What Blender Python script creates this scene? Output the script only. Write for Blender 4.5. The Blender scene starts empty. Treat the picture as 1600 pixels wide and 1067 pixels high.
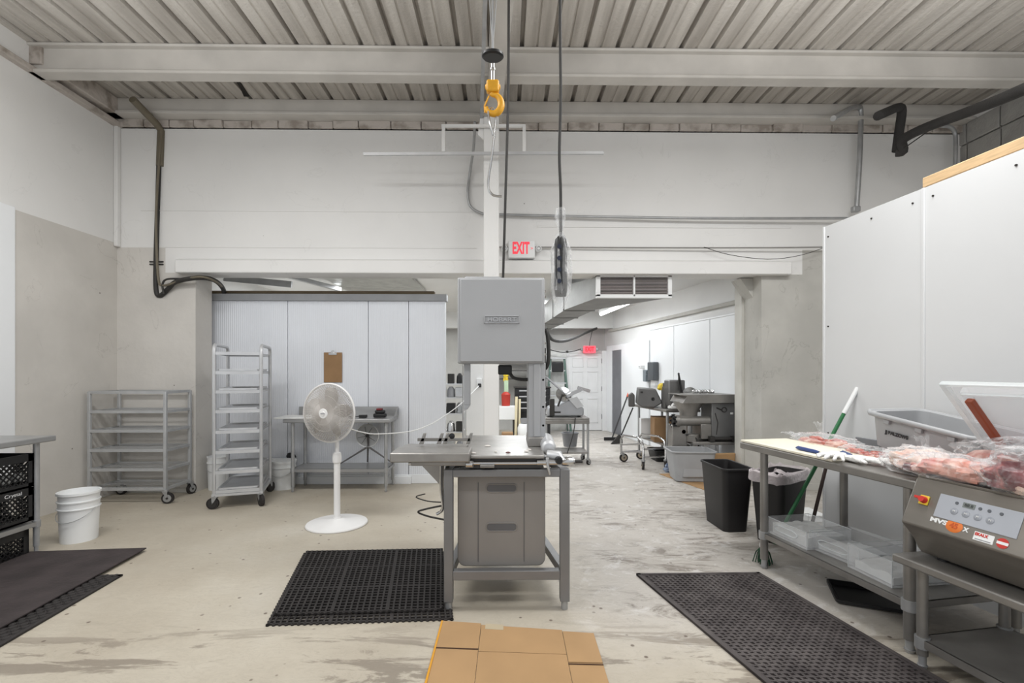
import bpy, bmesh, math, random
from mathutils import Vector, Matrix, noise
random.seed(7)
R = math.radians
S = bpy.context.scene
COL = S.collection
# ------------------------------------------------------------------ camera, world, light, exposure
F = 750.0; HZ = 580.0; CH = 1.5
YAW = math.atan(11 / F)
cam = bpy.data.objects.new('camera', bpy.data.cameras.new('camera')); COL.objects.link(cam)
cam.location = (0, 0, CH); cam.rotation_euler = (R(90), 0, -YAW)
cam.data.sensor_width = 36; cam.data.lens = 36 * F / 1600
cam.data.shift_y = (HZ - 533.5) / 1600; cam.data.clip_start = .02
S.camera = cam
S.view_settings.view_transform = 'Standard'; S.view_settings.look = 'None'
S.view_settings.gamma = 1; S.view_settings.use_curve_mapping = False
S.view_settings.exposure = 0.0
world = bpy.data.worlds.new('world'); S.world = world; world.use_nodes = True
world.node_tree.nodes['Background'].inputs[0].default_value = (.93, .96, 1, 1)
world.node_tree.nodes['Background'].inputs[1].default_value = .74
def area(name, loc, sx, sy, power, rot=(0, 0, 0), col=(.99, 1, 1)):
    l = bpy.data.lights.new(name, 'AREA'); l.shape = 'RECTANGLE'; l.size = sx; l.size_y = sy; l.energy = power; l.color = col
    o = bpy.data.objects.new(name, l); COL.objects.link(o); o.location = loc; o.rotation_euler = rot
    return o
area('ceiling_strip_light', (-2.6, 2.9, 4.30), 2.6, .5, 88)
area('ceiling_strip_light', (2.4, 2.9, 4.30), 2.6, .5, 104)
area('ceiling_strip_light', (-2.3, .3, 4.30), 2.6, .5, 55)
area('ceiling_strip_light', (2.6, .3, 4.30), 2.6, .5, 55)
for q in ((-2.7, 2.7, 46), (2.9, 2.7, 64), (-2.3, -.3, 20), (2.6, -.3, 20)): area('ceiling_fill_uplight', (q[0], q[1], 3.7), 3.2, 1.0, q[2], rot=(math.pi, 0, 0))  # added fill lamps aimed up to brighten the deck and upper walls
area('hall_fill_light', (1.9, 7.2, 2.92), .25, 1.4, 13, col=(.95, .98, 1))  # these four are added fill lamps that brighten the hall, no fixtures there
area('hall_fill_light', (.0, 8.0, 2.88), .5, 2.2, 62, col=(.95, .98, 1))
area('hall_fill_light', (-2.6, 8.6, 2.88), 1.6, 1.6, 85, col=(.95, .98, 1))
area('hall_fill_light', (.9, 10.4, 2.85), 1.2, .5, 85, col=(.95, .98, 1))
# ------------------------------------------------------------------ placing helpers
cy_, sy_ = math.cos(YAW), math.sin(YAW)
def W(px, py, Z):
    xc = (px - 800) / F * Z
    return Vector((xc * cy_ + Z * sy_, -xc * sy_ + Z * cy_, CH + (HZ - py) / F * Z))
def Hh(px, py, h=0.0):
    return W(px, py, (CH - h) * F / (py - HZ))
# ------------------------------------------------------------------ materials
def lin(c):
    c = c / 255; return c / 12.92 if c <= .04045 else ((c + .055) / 1.055) ** 2.4
def rgb(c): return (lin(c[0]), lin(c[1]), lin(c[2]), 1)
MATS = {}
def mat(name, c, rough=.5, metal=0, var=.12, scale=4, bump=0, bscale=40, c2=None, lo=.35, hi=.65, stretch=(1, 1, 1), emit=0, spec=.5, detail=5):
    if name in MATS: return MATS[name]
    m = bpy.data.materials.new(name); m.use_nodes = True; MATS[name] = m
    nt = m.node_tree; N = nt.nodes; L = nt.links; b = N['Principled BSDF']
    b.inputs['Roughness'].default_value = rough; b.inputs['Metallic'].default_value = metal
    b.inputs['Specular IOR Level'].default_value = spec
    tc = N.new('ShaderNodeTexCoord'); mp = N.new('ShaderNodeMapping'); L.new(tc.outputs['Object'], mp.inputs[0])
    mp.inputs['Scale'].default_value = stretch
    n = N.new('ShaderNodeTexNoise'); n.inputs['Scale'].default_value = scale; n.inputs['Detail'].default_value = detail
    L.new(mp.outputs[0], n.inputs['Vector'])
    r = N.new('ShaderNodeValToRGB'); r.color_ramp.elements[0].position = lo; r.color_ramp.elements[1].position = hi
    a = rgb(c); d = rgb(c2) if c2 else tuple(x * (1 - var) for x in a[:3]) + (1,)
    r.color_ramp.elements[0].color = d; r.color_ramp.elements[1].color = a
    L.new(n.outputs[0], r.inputs[0]); L.new(r.outputs[0], b.inputs['Base Color'])
    if bump:
        n2 = N.new('ShaderNodeTexNoise'); n2.inputs['Scale'].default_value = bscale; n2.inputs['Detail'].default_value = 4
        L.new(mp.outputs[0], n2.inputs['Vector'])
        bp = N.new('ShaderNodeBump'); bp.inputs['Strength'].default_value = bump; bp.inputs['Distance'].default_value = .01
        L.new(n2.outputs[0], bp.inputs['Height']); L.new(bp.outputs[0], b.inputs['Normal'])
    if emit:
        b.inputs['Emission Color'].default_value = a; b.inputs['Emission Strength'].default_value = emit
    return m
def film(name, c=(255, 255, 255), opac=.12, rough=.1, bump=0, bscale=30):
    if name in MATS: return MATS[name]
    m = bpy.data.materials.new(name); m.use_nodes = True; MATS[name] = m
    nt = m.node_tree; N = nt.nodes; L = nt.links; b = N['Principled BSDF']; out = N['Material Output']
    b.inputs['Base Color'].default_value = rgb(c); b.inputs['Roughness'].default_value = rough
    t = N.new('ShaderNodeBsdfTransparent'); t.inputs[0].default_value = (.97, .975, .98, 1)
    mx = N.new('ShaderNodeMixShader'); lw = N.new('ShaderNodeLayerWeight'); lw.inputs[0].default_value = .25
    ma = N.new('ShaderNodeMath'); ma.operation = 'MULTIPLY_ADD'; ma.inputs[1].default_value = .5; ma.inputs[2].default_value = opac; ma.use_clamp = True
    L.new(lw.outputs['Facing'], ma.inputs[0]); L.new(ma.outputs[0], mx.inputs[0])
    L.new(t.outputs[0], mx.inputs[1]); L.new(b.outputs[0], mx.inputs[2]); L.new(mx.outputs[0], out.inputs[0])
    if bump:
        tc = N.new('ShaderNodeTexCoord'); n2 = N.new('ShaderNodeTexNoise'); n2.inputs['Scale'].default_value = bscale
        L.new(tc.outputs['Object'], n2.inputs['Vector'])
        bp = N.new('ShaderNodeBump'); bp.inputs['Strength'].default_value = bump; bp.inputs['Distance'].default_value = .02
        L.new(n2.outputs[0], bp.inputs['Height']); L.new(bp.outputs[0], b.inputs['Normal']); L.new(bp.outputs[0], lw.inputs['Normal'])
    return m
WHITE = mat('white_paint', (230, 229, 227), .55, var=.05, scale=1.2, bump=.12, bscale=9)
GREYP = mat('grey_concrete_paint', (210, 206, 200), .8, var=.12, scale=1.6, bump=.35, bscale=14, detail=8)
JAMB = mat('grey_jamb_paint', (192, 190, 184), .8, var=.15, scale=2.2, bump=.4, bscale=16, detail=8)
FRP = mat('white_wall_panel', (236, 238, 240), .38, var=.03, scale=1)
def specks(m, sc=2.6, size=.028, c=(96, 88, 80), crack=.35):
    nt = m.node_tree; N = nt.nodes; L = nt.links; p = N['Principled BSDF']; src = p.inputs['Base Color'].links[0].from_socket
    tc = N.new('ShaderNodeTexCoord'); v = N.new('ShaderNodeTexVoronoi'); v.inputs['Scale'].default_value = sc; L.new(tc.outputs['Object'], v.inputs['Vector'])
    r = N.new('ShaderNodeValToRGB'); r.color_ramp.elements[0].position = size*.6; r.color_ramp.elements[0].color = (.85, .85, .85, 1); r.color_ramp.elements[1].position = size; r.color_ramp.elements[1].color = (0, 0, 0, 1); L.new(v.outputs['Distance'], r.inputs[0])
    n = N.new('ShaderNodeTexNoise'); n.inputs['Scale'].default_value = 1.6; n.inputs['Detail'].default_value = 9; n.inputs['Distortion'].default_value = 1.2; L.new(tc.outputs['Object'], n.inputs[0])
    r2 = N.new('ShaderNodeValToRGB'); e = r2.color_ramp.elements; e.new(.5); e[0].position = .594; e[1].position = .60; e[2].position = .606
    for q, k in zip(e, (0, crack, 0)): q.color = (k, k, k, 1)
    L.new(n.outputs[0], r2.inputs[0]); mx = N.new('ShaderNodeMath'); mx.operation = 'MAXIMUM'; L.new(r.outputs[0], mx.inputs[0]); L.new(r2.outputs[0], mx.inputs[1])
    x = N.new('ShaderNodeMix'); x.data_type = 'RGBA'; L.new(mx.outputs[0], x.inputs[0]); L.new(src, x.inputs[6]); x.inputs[7].default_value = rgb(c); L.new(x.outputs[2], p.inputs['Base Color'])
specks(GREYP, crack=.22); specks(JAMB, 3.4, .03, crack=.28); specks(WHITE, 1.5, .014, (130, 126, 120), .10)
STEEL = mat('stainless_steel', (168, 168, 168), .38, .6, var=.14, scale=3, stretch=(1, 9, 9))
STEELD = mat('worn_stainless_steel', (150, 147, 143), .4, .6, var=.25, scale=4, bump=.1)
GALV = mat('galvanized_steel', (176, 177, 178), .42, .55, var=.16, scale=9)
ALU = mat('brushed_aluminium', (205, 206, 208), .38, .55, var=.1, scale=6)
CHROME = mat('chrome', (200, 200, 200), .18, .95, var=.05)
SAWG = mat('grey_enamel', (168, 169, 171), .42, .15, var=.06, scale=2, bump=.05, bscale=120)
BLK = mat('black_plastic', (26, 26, 28), .45, var=.3, scale=8)
RUB = mat('black_rubber', (44, 40, 39), .8, var=.3, scale=6, bump=.2)
DARK = mat('dark_cable', (48, 46, 44), .6, var=.2)
WPL = mat('white_plastic', (232, 233, 233), .42, var=.04)
GPL = mat('grey_plastic', (142, 143, 146), .5, var=.07, scale=5)
LGPL = mat('light_grey_plastic', (160, 161, 163), .5, var=.07, scale=5)
RED = mat('red_plastic', (200, 50, 40), .5)
YEL = mat('yellow_enamel', (236, 172, 40), .4, var=.15, scale=20)
BLUE = mat('blue_plastic', (52, 72, 128), .5)
GREEN = mat('green_paint', (40, 112, 66), .45)
CARD = mat('cardboard', (172, 138, 98), .85, var=.12, scale=3)
CARDD = mat('brown_cardboard', (150, 118, 84), .85, var=.15, scale=5)
WOOD = mat('pine_wood', (212, 180, 138), .7, var=.2, scale=5, stretch=(14, 1, 14))
ORG = mat('orange_plastic', (225, 120, 45), .5)
CREAM = mat('cream_plastic', (226, 214, 180), .5)
FOIL = mat('foil_insulation', (205, 205, 200), .3, .6, var=.25, scale=7, bump=.8, bscale=9)
ACR = film('clear_acrylic', opac=.05, rough=.05)
BAG = film('clear_plastic_bag', opac=.03, rough=.12, bump=.9, bscale=22)
BAG2 = film('pendant_bag_film', opac=.18, rough=.12, bump=.9, bscale=22)
PFRP = mat('white_partition_panel', (214, 215, 216), .4, var=.03, scale=1)
DUCT = mat('dull_duct_metal', (150, 150, 148), .6, .3, var=.15, scale=4)
MILKY = film('milky_plastic', opac=.5, rough=.35)
TUBE = mat('lit_tube', (255, 255, 255), emit=7)
# ------------------------------------------------------------------ mesh builder
class MB:
    def __init__(s): s.v = []; s.f = []; s.mi = []; s.m = 0
    def add(s, vs, fs, T=None):
        b = len(s.v)
        s.v += [tuple(T @ Vector(v)) if T else tuple(v) for v in vs]
        s.f += [tuple(b + i for i in f) for f in fs]; s.mi += [s.m] * len(fs); return s
    def box(s, x0, x1, y0, y1, z0, z1, T=None):
        vs = [(x, y, z) for z in (z0, z1) for y in (y0, y1) for x in (x0, x1)]
        return s.add(vs, [(0, 2, 3, 1), (4, 5, 7, 6), (0, 1, 5, 4), (2, 6, 7, 3), (0, 4, 6, 2), (1, 3, 7, 5)], T)
    def cb(s, c, d, T=None):
        return s.box(c[0]-d[0]/2, c[0]+d[0]/2, c[1]-d[1]/2, c[1]+d[1]/2, c[2]-d[2]/2, c[2]+d[2]/2, T)
    def taper(s, c, b, t, h, T=None):          # c=base centre, b,t=(w,d)
        vs = []
        for (w, d, z) in ((b[0], b[1], 0), (t[0], t[1], h)):
            vs += [(c[0]-w/2, c[1]-d/2, c[2]+z), (c[0]+w/2, c[1]-d/2, c[2]+z), (c[0]+w/2, c[1]+d/2, c[2]+z), (c[0]-w/2, c[1]+d/2, c[2]+z)]
        return s.add(vs, [(3, 2, 1, 0), (4, 5, 6, 7), (0, 1, 5, 4), (1, 2, 6, 5), (2, 3, 7, 6), (3, 0, 4, 7)], T)
    def prism(s, poly, a0, a1, ax='y', T=None):  # poly in the other two axes
        n = len(poly)
        def P(u, w, a): return {'y': (u, a, w), 'x': (a, u, w), 'z': (u, w, a)}[ax]
        vs = [P(u, w, a0) for u, w in poly] + [P(u, w, a1) for u, w in poly]
        return s.add(vs, [tuple(range(n)), tuple(range(2*n-1, n-1, -1))] + [(i, n+i, n+(i+1) % n, (i+1) % n) for i in range(n)], T)
    def beam(s, p, q, w, h=None, up=(0, 0, 1)):  # square bar p->q
        h = h or w; p = Vector(p); q = Vector(q); d = (q-p).normalized(); u = Vector(up)
        if abs(d.dot(u)) > .98: u = Vector((0, 1, 0))
        a = d.cross(u).normalized(); c = a.cross(d)
        vs = [o + a*i*w/2 + c*j*h/2 for o in (p, q) for i, j in ((-1, -1), (1, -1), (1, 1), (-1, 1))]
        return s.add(vs, [(3, 2, 1, 0), (4, 5, 6, 7), (0, 1, 5, 4), (1, 2, 6, 5), (2, 3, 7, 6), (3, 0, 4, 7)])
    def tube(s, pts, r, n=10, closed=False):
        pts = [Vector(p) for p in pts]; m = len(pts); rs = r if isinstance(r, (list, tuple)) else [r]*m
        rings = []; prev = None
        for i, p in enumerate(pts):
            if closed: d = pts[(i+1) % m] - pts[i-1]
            else: d = pts[min(i+1, m-1)] - pts[max(i-1, 0)]
            d = d.normalized() if d.length > 1e-9 else Vector((0, 0, 1))
            if prev is None:
                u = Vector((0, 0, 1)) if abs(d.z) < .9 else Vector((1, 0, 0)); a = d.cross(u).normalized()
            else: a = (prev - d*prev.dot(d)).normalized()
            prev = a; b = d.cross(a)
            rings.append([p + (a*math.cos(2*math.pi*k/n) + b*math.sin(2*math.pi*k/n))*rs[i] for k in range(n)])
        vs = [v for q in rings for v in q]; fs = []
        for i in range(m if closed else m-1):
            j = (i+1) % m
            for k in range(n): fs.append((i*n+k, i*n+(k+1) % n, j*n+(k+1) % n, j*n+k))
        if not closed: fs += [tuple(range(n-1, -1, -1)), tuple(range((m-1)*n, m*n))]
        return s.add(vs, fs)
    def cyl(s, p, q, r, n=16, r2=None): return s.tube([p, q], [r, r if r2 is None else r2], n)
    def lathe(s, prof, n=32, T=None, sx=1, sy=1):
        vs = []; fs = []; m = len(prof)
        for r, z in prof:
            for k in range(n): vs.append((r*sx*math.cos(2*math.pi*k/n), r*sy*math.sin(2*math.pi*k/n), z))
        for i in range(m-1):
            for k in range(n): fs.append((i*n+k, i*n+(k+1) % n, (i+1)*n+(k+1) % n, (i+1)*n+k))
        if prof[0][0] > 1e-5: fs.append(tuple(range(n-1, -1, -1)))
        if prof[-1][0] > 1e-5: fs.append(tuple(range((m-1)*n, m*n)))
        return s.add(vs, fs, T)
    def torus(s, R_, r, T, n=32, k=8):
        return s.tube([T @ Vector((R_*math.cos(2*math.pi*i/n), R_*math.sin(2*math.pi*i/n), 0)) for i in range(n)], r, k, True)
    def quad(s, a, b, c, d): return s.add([a, b, c, d], [(0, 1, 2, 3)])
    def tub(s, c, b, t, h, th=.006, rim=0, cr=.03, T=None, n=5):   # open-top rounded tub
        def ring(w, d, z, r):
            o = []
            for qx, qy, a0 in ((1, 1, 0), (-1, 1, 90), (-1, -1, 180), (1, -1, 270)):
                for k in range(n):
                    a = R(a0 + 90*k/(n-1)); o.append((c[0]+qx*(w/2-r)+r*math.cos(a), c[1]+qy*(d/2-r)+r*math.sin(a), c[2]+z))
            return o
        rr = [ring(b[0], b[1], 0, cr), ring(t[0], t[1], h-(.02 if rim else 0), cr)]
        if rim: rr += [ring(t[0]+2*rim, t[1]+2*rim, h-.02, cr+rim), ring(t[0]+2*rim, t[1]+2*rim, h, cr+rim)]
        rr += [ring(t[0]-2*th, t[1]-2*th, h, cr-th*.5), ring(b[0]-2*th, b[1]-2*th, th, cr-th*.5)]
        m = 4*n; vs = [v for q in rr for v in q]; fs = [tuple(range(m-1, -1, -1))]
        for i in range(len(rr)-1):
            for k in range(m): fs.append((i*m+k, i*m+(k+1) % m, (i+1)*m+(k+1) % m, (i+1)*m+k))
        fs.append(tuple(range((len(rr)-1)*m, len(rr)*m)))
        return s.add(vs, fs, T)
    def build(s, name, m, parent=None, bevel=0, smooth=True, world=False, seg=2):
        me = bpy.data.meshes.new(name)
        vs = s.v
        if world and parent is not None:
            inv = (Matrix.Translation(parent.location) @ parent.rotation_euler.to_matrix().to_4x4()).inverted()
            vs = [tuple(inv @ Vector(v)) for v in vs]
        me.from_pydata(vs, [], s.f)
        for q in (m if isinstance(m, (list, tuple)) else [m]): me.materials.append(q)
        me.polygons.foreach_set('material_index', s.mi)
        bm = bmesh.new(); bm.from_mesh(me); bmesh.ops.recalc_face_normals(bm, faces=bm.faces); bm.to_mesh(me); bm.free()
        if smooth:
            me.polygons.foreach_set('use_smooth', [True]*len(me.polygons)); me.set_sharp_from_angle(angle=R(38))
        o = bpy.data.objects.new(name, me); COL.objects.link(o)
        if parent is not None: o.parent = parent
        if bevel:
            bv = o.modifiers.new('bevel', 'BEVEL'); bv.width = bevel; bv.segments = seg; bv.limit_method = 'ANGLE'; bv.angle_limit = R(40)
        return o
def tag(o, label, cat, group=None, kind=None):
    o['label'] = label; o['category'] = cat
    if group: o['group'] = group
    if kind: o['kind'] = kind
    return o
def thing(name, label, cat, loc=(0, 0, 0), rz=0, group=None):
    o = bpy.data.objects.new(name, None); COL.objects.link(o); o.location = loc; o.rotation_euler = (0, 0, rz); o.empty_display_size = .1
    return tag(o, label, cat, group)
def st(o): o['kind'] = 'structure'; return o
def kids(o): return [c for c in bpy.data.objects if c.parent == o]
def dup(o, loc=None, label=None, rz=None, parent=None):
    c = o.copy(); COL.objects.link(c)
    if parent is not None: c.parent = parent
    if loc is not None: c.location = loc
    if rz is not None: c.rotation_euler = (0, 0, rz)
    if label: c['label'] = label
    for k in kids(o): dup(k, parent=c)
    return c
def text(name, s, size, m, parent, M4, depth=.0008, bold=0, w=None, h=None):
    cu = bpy.data.curves.new(name, 'FONT'); cu.body = s; cu.size = size; cu.extrude = depth; cu.align_x = 'CENTER'; cu.align_y = 'CENTER'; cu.offset = bold
    t = bpy.data.objects.new('tmp', cu); COL.objects.link(t)
    me = bpy.data.meshes.new_from_object(t.evaluated_get(bpy.context.evaluated_depsgraph_get())); bpy.data.objects.remove(t)
    if w or h:
        xs = [v.co.x for v in me.vertices]; ys = [v.co.y for v in me.vertices]
        fx = w/(max(xs)-min(xs)) if w else 1; fy = h/(max(ys)-min(ys)) if h else 1
        for v in me.vertices: v.co.x *= fx; v.co.y *= fy
    me.transform(M4); me.materials.clear(); me.materials.append(m)
    o = bpy.data.objects.new(name, me); COL.objects.link(o); o.parent = parent; return o
def Tm(loc=(0, 0, 0), rx=0, ry=0, rz=0, sc=1):
    from mathutils import Euler
    return Matrix.Translation(loc) @ Euler((R(rx), R(ry), R(rz))).to_matrix().to_4x4() @ Matrix.Scale(sc, 4)
def smooth_path(pts, n=6):
    P = [Vector(p) for p in pts]; out = []
    for i in range(len(P)-1):
        p0 = P[max(i-1, 0)]; p1 = P[i]; p2 = P[i+1]; p3 = P[min(i+2, len(P)-1)]
        for k in range(n):
            t = k/n
            out.append(.5*((2*p1)+(p2-p0)*t+(2*p0-5*p1+4*p2-p3)*t*t+(3*p1-p0-3*p2+p3)*t**3))
    out.append(P[-1]); return out
def pxpath(pts, Z=None):
    return [W(p[0], p[1], p[2] if len(p) > 2 else Z) for p in pts]
#CHUNKS
# ------------------------------------------------------------------ floor material
def floor_mat():
    m = bpy.data.materials.new('worn_painted_concrete'); m.use_nodes = True; nt = m.node_tree; N = nt.nodes; L = nt.links; b = N['Principled BSDF']
    tc = N.new('ShaderNodeTexCoord')
    def noi(sc, det=6, st=(1, 1, 1), rot=0, dist=0, rough=.55):
        mp = N.new('ShaderNodeMapping'); mp.inputs['Scale'].default_value = st; mp.inputs['Rotation'].default_value = (0, 0, R(rot)); L.new(tc.outputs['Object'], mp.inputs[0])
        n = N.new('ShaderNodeTexNoise'); n.inputs['Scale'].default_value = sc; n.inputs['Detail'].default_value = det; n.inputs['Distortion'].default_value = dist; n.inputs['Roughness'].default_value = rough
        L.new(mp.outputs[0], n.inputs['Vector']); return n.outputs[0]
    def ramp(src, stops):
        r = N.new('ShaderNodeValToRGB'); e = r.color_ramp.elements
        while len(e) < len(stops): e.new(.5)
        for q, (p, c) in zip(e, stops): q.position = p; q.color = c if len(c) == 4 else rgb(c)
        L.new(src, r.inputs[0]); return r.outputs[0]
    def mix(f, a, c, mode='MIX'):
        x = N.new('ShaderNodeMix'); x.data_type = 'RGBA'; x.blend_type = mode
        if isinstance(f, float): x.inputs[0].default_value = f
        else: L.new(f, x.inputs[0])
        L.new(a, x.inputs[6])
        if isinstance(c, tuple): x.inputs[7].default_value = rgb(c)
        else: L.new(c, x.inputs[7])
        return x.outputs[2]
    def mth(op, a, c):
        x = N.new('ShaderNodeMath'); x.operation = op; x.use_clamp = True
        for i, q in enumerate((a, c)):
            if isinstance(q, (int, float)): x.inputs[i].default_value = q
            else: L.new(q, x.inputs[i])
        return x.outputs[0]
    K = (0, 0, 0, 1); O = (1, 1, 1, 1)
    base = ramp(noi(.8, 8), [(.3, (168, 158, 142)), (.55, (184, 176, 161)), (.75, (194, 188, 176))])
    # worn zones: aisle to the right and the near strip
    sep = N.new('ShaderNodeSeparateXYZ'); L.new(tc.outputs['Object'], sep.inputs[0])
    def rng(src, a, c_):
        x = N.new('ShaderNodeMapRange'); x.inputs[1].default_value = a; x.inputs[2].default_value = c_; x.interpolation_type = 'SMOOTHSTEP'; L.new(src, x.inputs[0]); return x.outputs[0]
    zx = rng(sep.outputs[0], .1, .9); zy = rng(sep.outputs[1], 3.0, 2.55); zfar = rng(sep.outputs[1], 2.2, 3.2)
    aisle = mth('MULTIPLY', zx, zfar)
    grey = mix(mth('MULTIPLY', aisle, .85), base, (186, 181, 175))
    scr = ramp(noi(3.0, 12, (.7, 1.9, 1), 8, 1.4, .78), [(.49, K), (.60, O)])
    patch = ramp(noi(1.1, 6, (1, 1, 1), 0, .4), [(.40, K), (.55, O)])
    f1 = mth('MULTIPLY', mth('MULTIPLY', scr, patch), aisle)
    c = mix(mth('MULTIPLY', f1, .9), grey, (120, 111, 102))
    wgt = ramp(noi(5.5, 10, (1, 1.2, 1), 30, .8, .7), [(.54, K), (.62, O)])
    c = mix(mth('MULTIPLY', mth('MULTIPLY', wgt, aisle), .5), c, (214, 212, 210))
    near = ramp(noi(2.2, 12, (.5, 2.6, 1), 12, .9, .7), [(.51, K), (.56, O)])
    f2 = mth('MULTIPLY', near, zy)
    c = mix(mth('MULTIPLY', f2, .75), c, (122, 112, 100))
    thin = ramp(noi(7, 12, (.6, 1.6, 1), -24, 2.0, .75), [(.49, K), (.5, O), (.51, K)])
    c = mix(mth('MULTIPLY', thin, .3), c, (110, 100, 88))
    # spatter
    v = N.new('ShaderNodeTexVoronoi'); v.inputs['Scale'].default_value = 9; L.new(tc.outputs['Object'], v.inputs['Vector'])
    sp = ramp(v.outputs['Distance'], [(.07, O), (.12, K)]); spn = ramp(noi(1.7, 3), [(.45, K), (.52, O)])
    c = mix(mth('MULTIPLY', mth('MULTIPLY', sp, spn), .8), c, (84, 66, 56))
    L.new(c, b.inputs['Base Color'])
    L.new(ramp(noi(2, 5), [(.3, (.42,)*3+(1,)), (.7, (.62,)*3+(1,))]), b.inputs['Roughness'])
    bp = N.new('ShaderNodeBump'); bp.inputs['Strength'].default_value = .25; bp.inputs['Distance'].default_value = .01
    L.new(mth('ADD', noi(18, 8), thin), bp.inputs['Height']); L.new(bp.outputs[0], b.inputs['Normal'])
    return m
FLOOR = floor_mat()
def deck_mat():
    m = bpy.data.materials.new('painted_roof_deck'); m.use_nodes = True; nt = m.node_tree; N = nt.nodes; L = nt.links; b = N['Principled BSDF']
    b.inputs['Roughness'].default_value = .7
    tc = N.new('ShaderNodeTexCoord'); mp = N.new('ShaderNodeMapping'); mp.inputs['Scale'].default_value = (9, .7, 3); L.new(tc.outputs['Object'], mp.inputs[0])
    n = N.new('ShaderNodeTexNoise'); n.inputs['Scale'].default_value = 1.2; n.inputs['Detail'].default_value = 8; L.new(mp.outputs[0], n.inputs[0])
    r = N.new('ShaderNodeValToRGB'); r.color_ramp.elements[0].position = .32; r.color_ramp.elements[0].color = rgb((166, 160, 153)); r.color_ramp.elements[1].position = .62; r.color_ramp.elements[1].color = rgb((196, 191, 184))
    L.new(n.outputs[0], r.inputs[0]); L.new(r.outputs[0], b.inputs['Base Color'])
    n2 = N.new('ShaderNodeTexNoise'); n2.inputs['Scale'].default_value = 30; L.new(tc.outputs['Object'], n2.inputs[0])
    bp = N.new('ShaderNodeBump'); bp.inputs['Strength'].default_value = .6; bp.inputs['Distance'].default_value = .01; L.new(n2.outputs[0], bp.inputs['Height']); L.new(bp.outputs[0], b.inputs['Normal'])
    return m
DECK = deck_mat()
BEAMP = mat('dusty_painted_beam', (202, 198, 192), .6, var=.14, scale=2.5, bump=.15, bscale=20)
BRICK = mat('painted_rough_brick', (188, 180, 173), .85, c2=(150, 141, 132), scale=6, lo=.36, hi=.52, bump=1, bscale=22)
HALLW = mat('hall_white_paint', (224, 224, 223), .6, var=.05, scale=1.5, bump=.1)
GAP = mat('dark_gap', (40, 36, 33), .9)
# ------------------------------------------------------------------ the setting
XL, XR, YB = -4.79, 5.81, 6.0; Y0 = -1.6
st(MB().box(-4.95, 6, Y0, 13, -.1, 0).build('floor', FLOOR))
# roof deck: ribs run away from the camera
pf = []; x = XL - .2
while x < XR + .3:
    pf += [(x, 4.80), (x+.10, 4.80), (x+.108, 4.812), (x+.122, 4.812), (x+.13, 4.80), (x+.262, 4.80), (x+.274, 4.86), (x+.300, 4.86), (x+.312, 4.80)]; x += .325
mb = MB(); n = len(pf)
vs = [(u, Y0, w) for u, w in pf] + [(u, 6.1, w) for u, w in pf] + [(u, Y0, w+.03) for u, w in pf] + [(u, 6.1, w+.03) for u, w in pf]
fs = []
for i in range(n-1): fs += [(i, i+1, n+i+1, n+i), (2*n+i, 3*n+i, 3*n+i+1, 2*n+i+1)]
mb.add(vs, fs); st(mb.build('ceiling', DECK, smooth=False))
tp = [Hh(363, 117, 4.797), Hh(378, 131, 4.797), Hh(390, 150, 4.797), Hh(381, 150, 4.797), Hh(376, 138, 4.797)]
st(MB().prism([(p.x, p.y) for p in tp], 4.79, 4.797, 'z').build('trim_24', GAP))
def ibeam(y, x0, x1, zb, zt, fw=.16, m=BEAMP, name='trim_1'):
    b = MB(); b.box(x0, x1, y-fw/2, y+fw/2, zb, zb+.035); b.box(x0, x1, y-.02, y+.02, zb+.03, zt-.02); b.box(x0, x1, y-fw/2, y+fw/2, zt-.03, zt)
    return st(b.build(name, m, bevel=.012))
ibeam(4.95, XL, XR, 4.50, 4.80, name='trim_1')
st(MB().box(XL, XR, 5.86, 6.0, 4.62, 4.80).box(XL, XR, 5.82, 6.0, 4.60, 4.635).build('trim_2', BEAMP, bevel=.006))
st(MB().box(XL, XR, 2.0, 2.16, 4.50, 4.80).build('trim_3', BEAMP, bevel=.01))
# left wall: white above, grey paint below, white panel near the camera
st(MB().box(XL-.15, XL, Y0, 6.3, 3.08, 4.8).build('wall_left_upper', WHITE))
st(MB().box(XL-.15, XL, Y0, 6.3, 0, 3.08).build('wall_left', GREYP))
st(MB().box(XL, XL+.018, Y0, 4.75, .3, 3.1).build('trim_4', FRP, bevel=.004))
b = MB(); b.box(XL-.02, XL+.12, 4.9, 6, 4.60, 4.8); b.box(XL-.02, XL+.07, Y0, 6, 4.5, 4.56); st(b.build('trim_5', BRICK, bevel=.01))
st(MB().box(XL, XL+.05, 5.94, 6.0, 3.03, 4.55).build('trim_6', WHITE, bevel=.01))
# back wall
b = MB(); b.box(XL, XR, YB, YB+.33, 3.03, 4.52); b.box(-4.2, 3.75, YB, YB+.33, 2.72, 3.03); st(b.build('wall_back', WHITE))
b = MB(); b.box(XL, -3.83, YB, YB+.33, 0, 2.72); b.box(XL, -4.2, YB, YB+.33, 2.72, 3.03); st(b.build('wall_back_left', GREYP))
b = MB(); b.box(3.23, XR, YB, YB+.45, 0, 2.72); b.box(3.75, XR, YB, YB+.45, 2.72, 3.03); b.prism([(3.235, 2.71), (3.235, 2.45), (3.06, 2.71)], YB+.2, YB+.45); st(b.build('wall_back_right', JAMB))
st(MB().box(3.19, 3.24, YB+.43, YB+.62, 0, 2.70).build('trim_7', mat('ivory_trim', (205, 203, 196), .6)))
b = MB(); zc = 4.52; xx = XL
while xx < XR:
    w = random.uniform(.3, .42); j = random.uniform(-.012, .02); b.box(xx+.006, min(xx+w-.006, XR), 5.97+j, 6.1, 4.512, 4.605+random.uniform(-.008, .0)); xx += w
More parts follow.
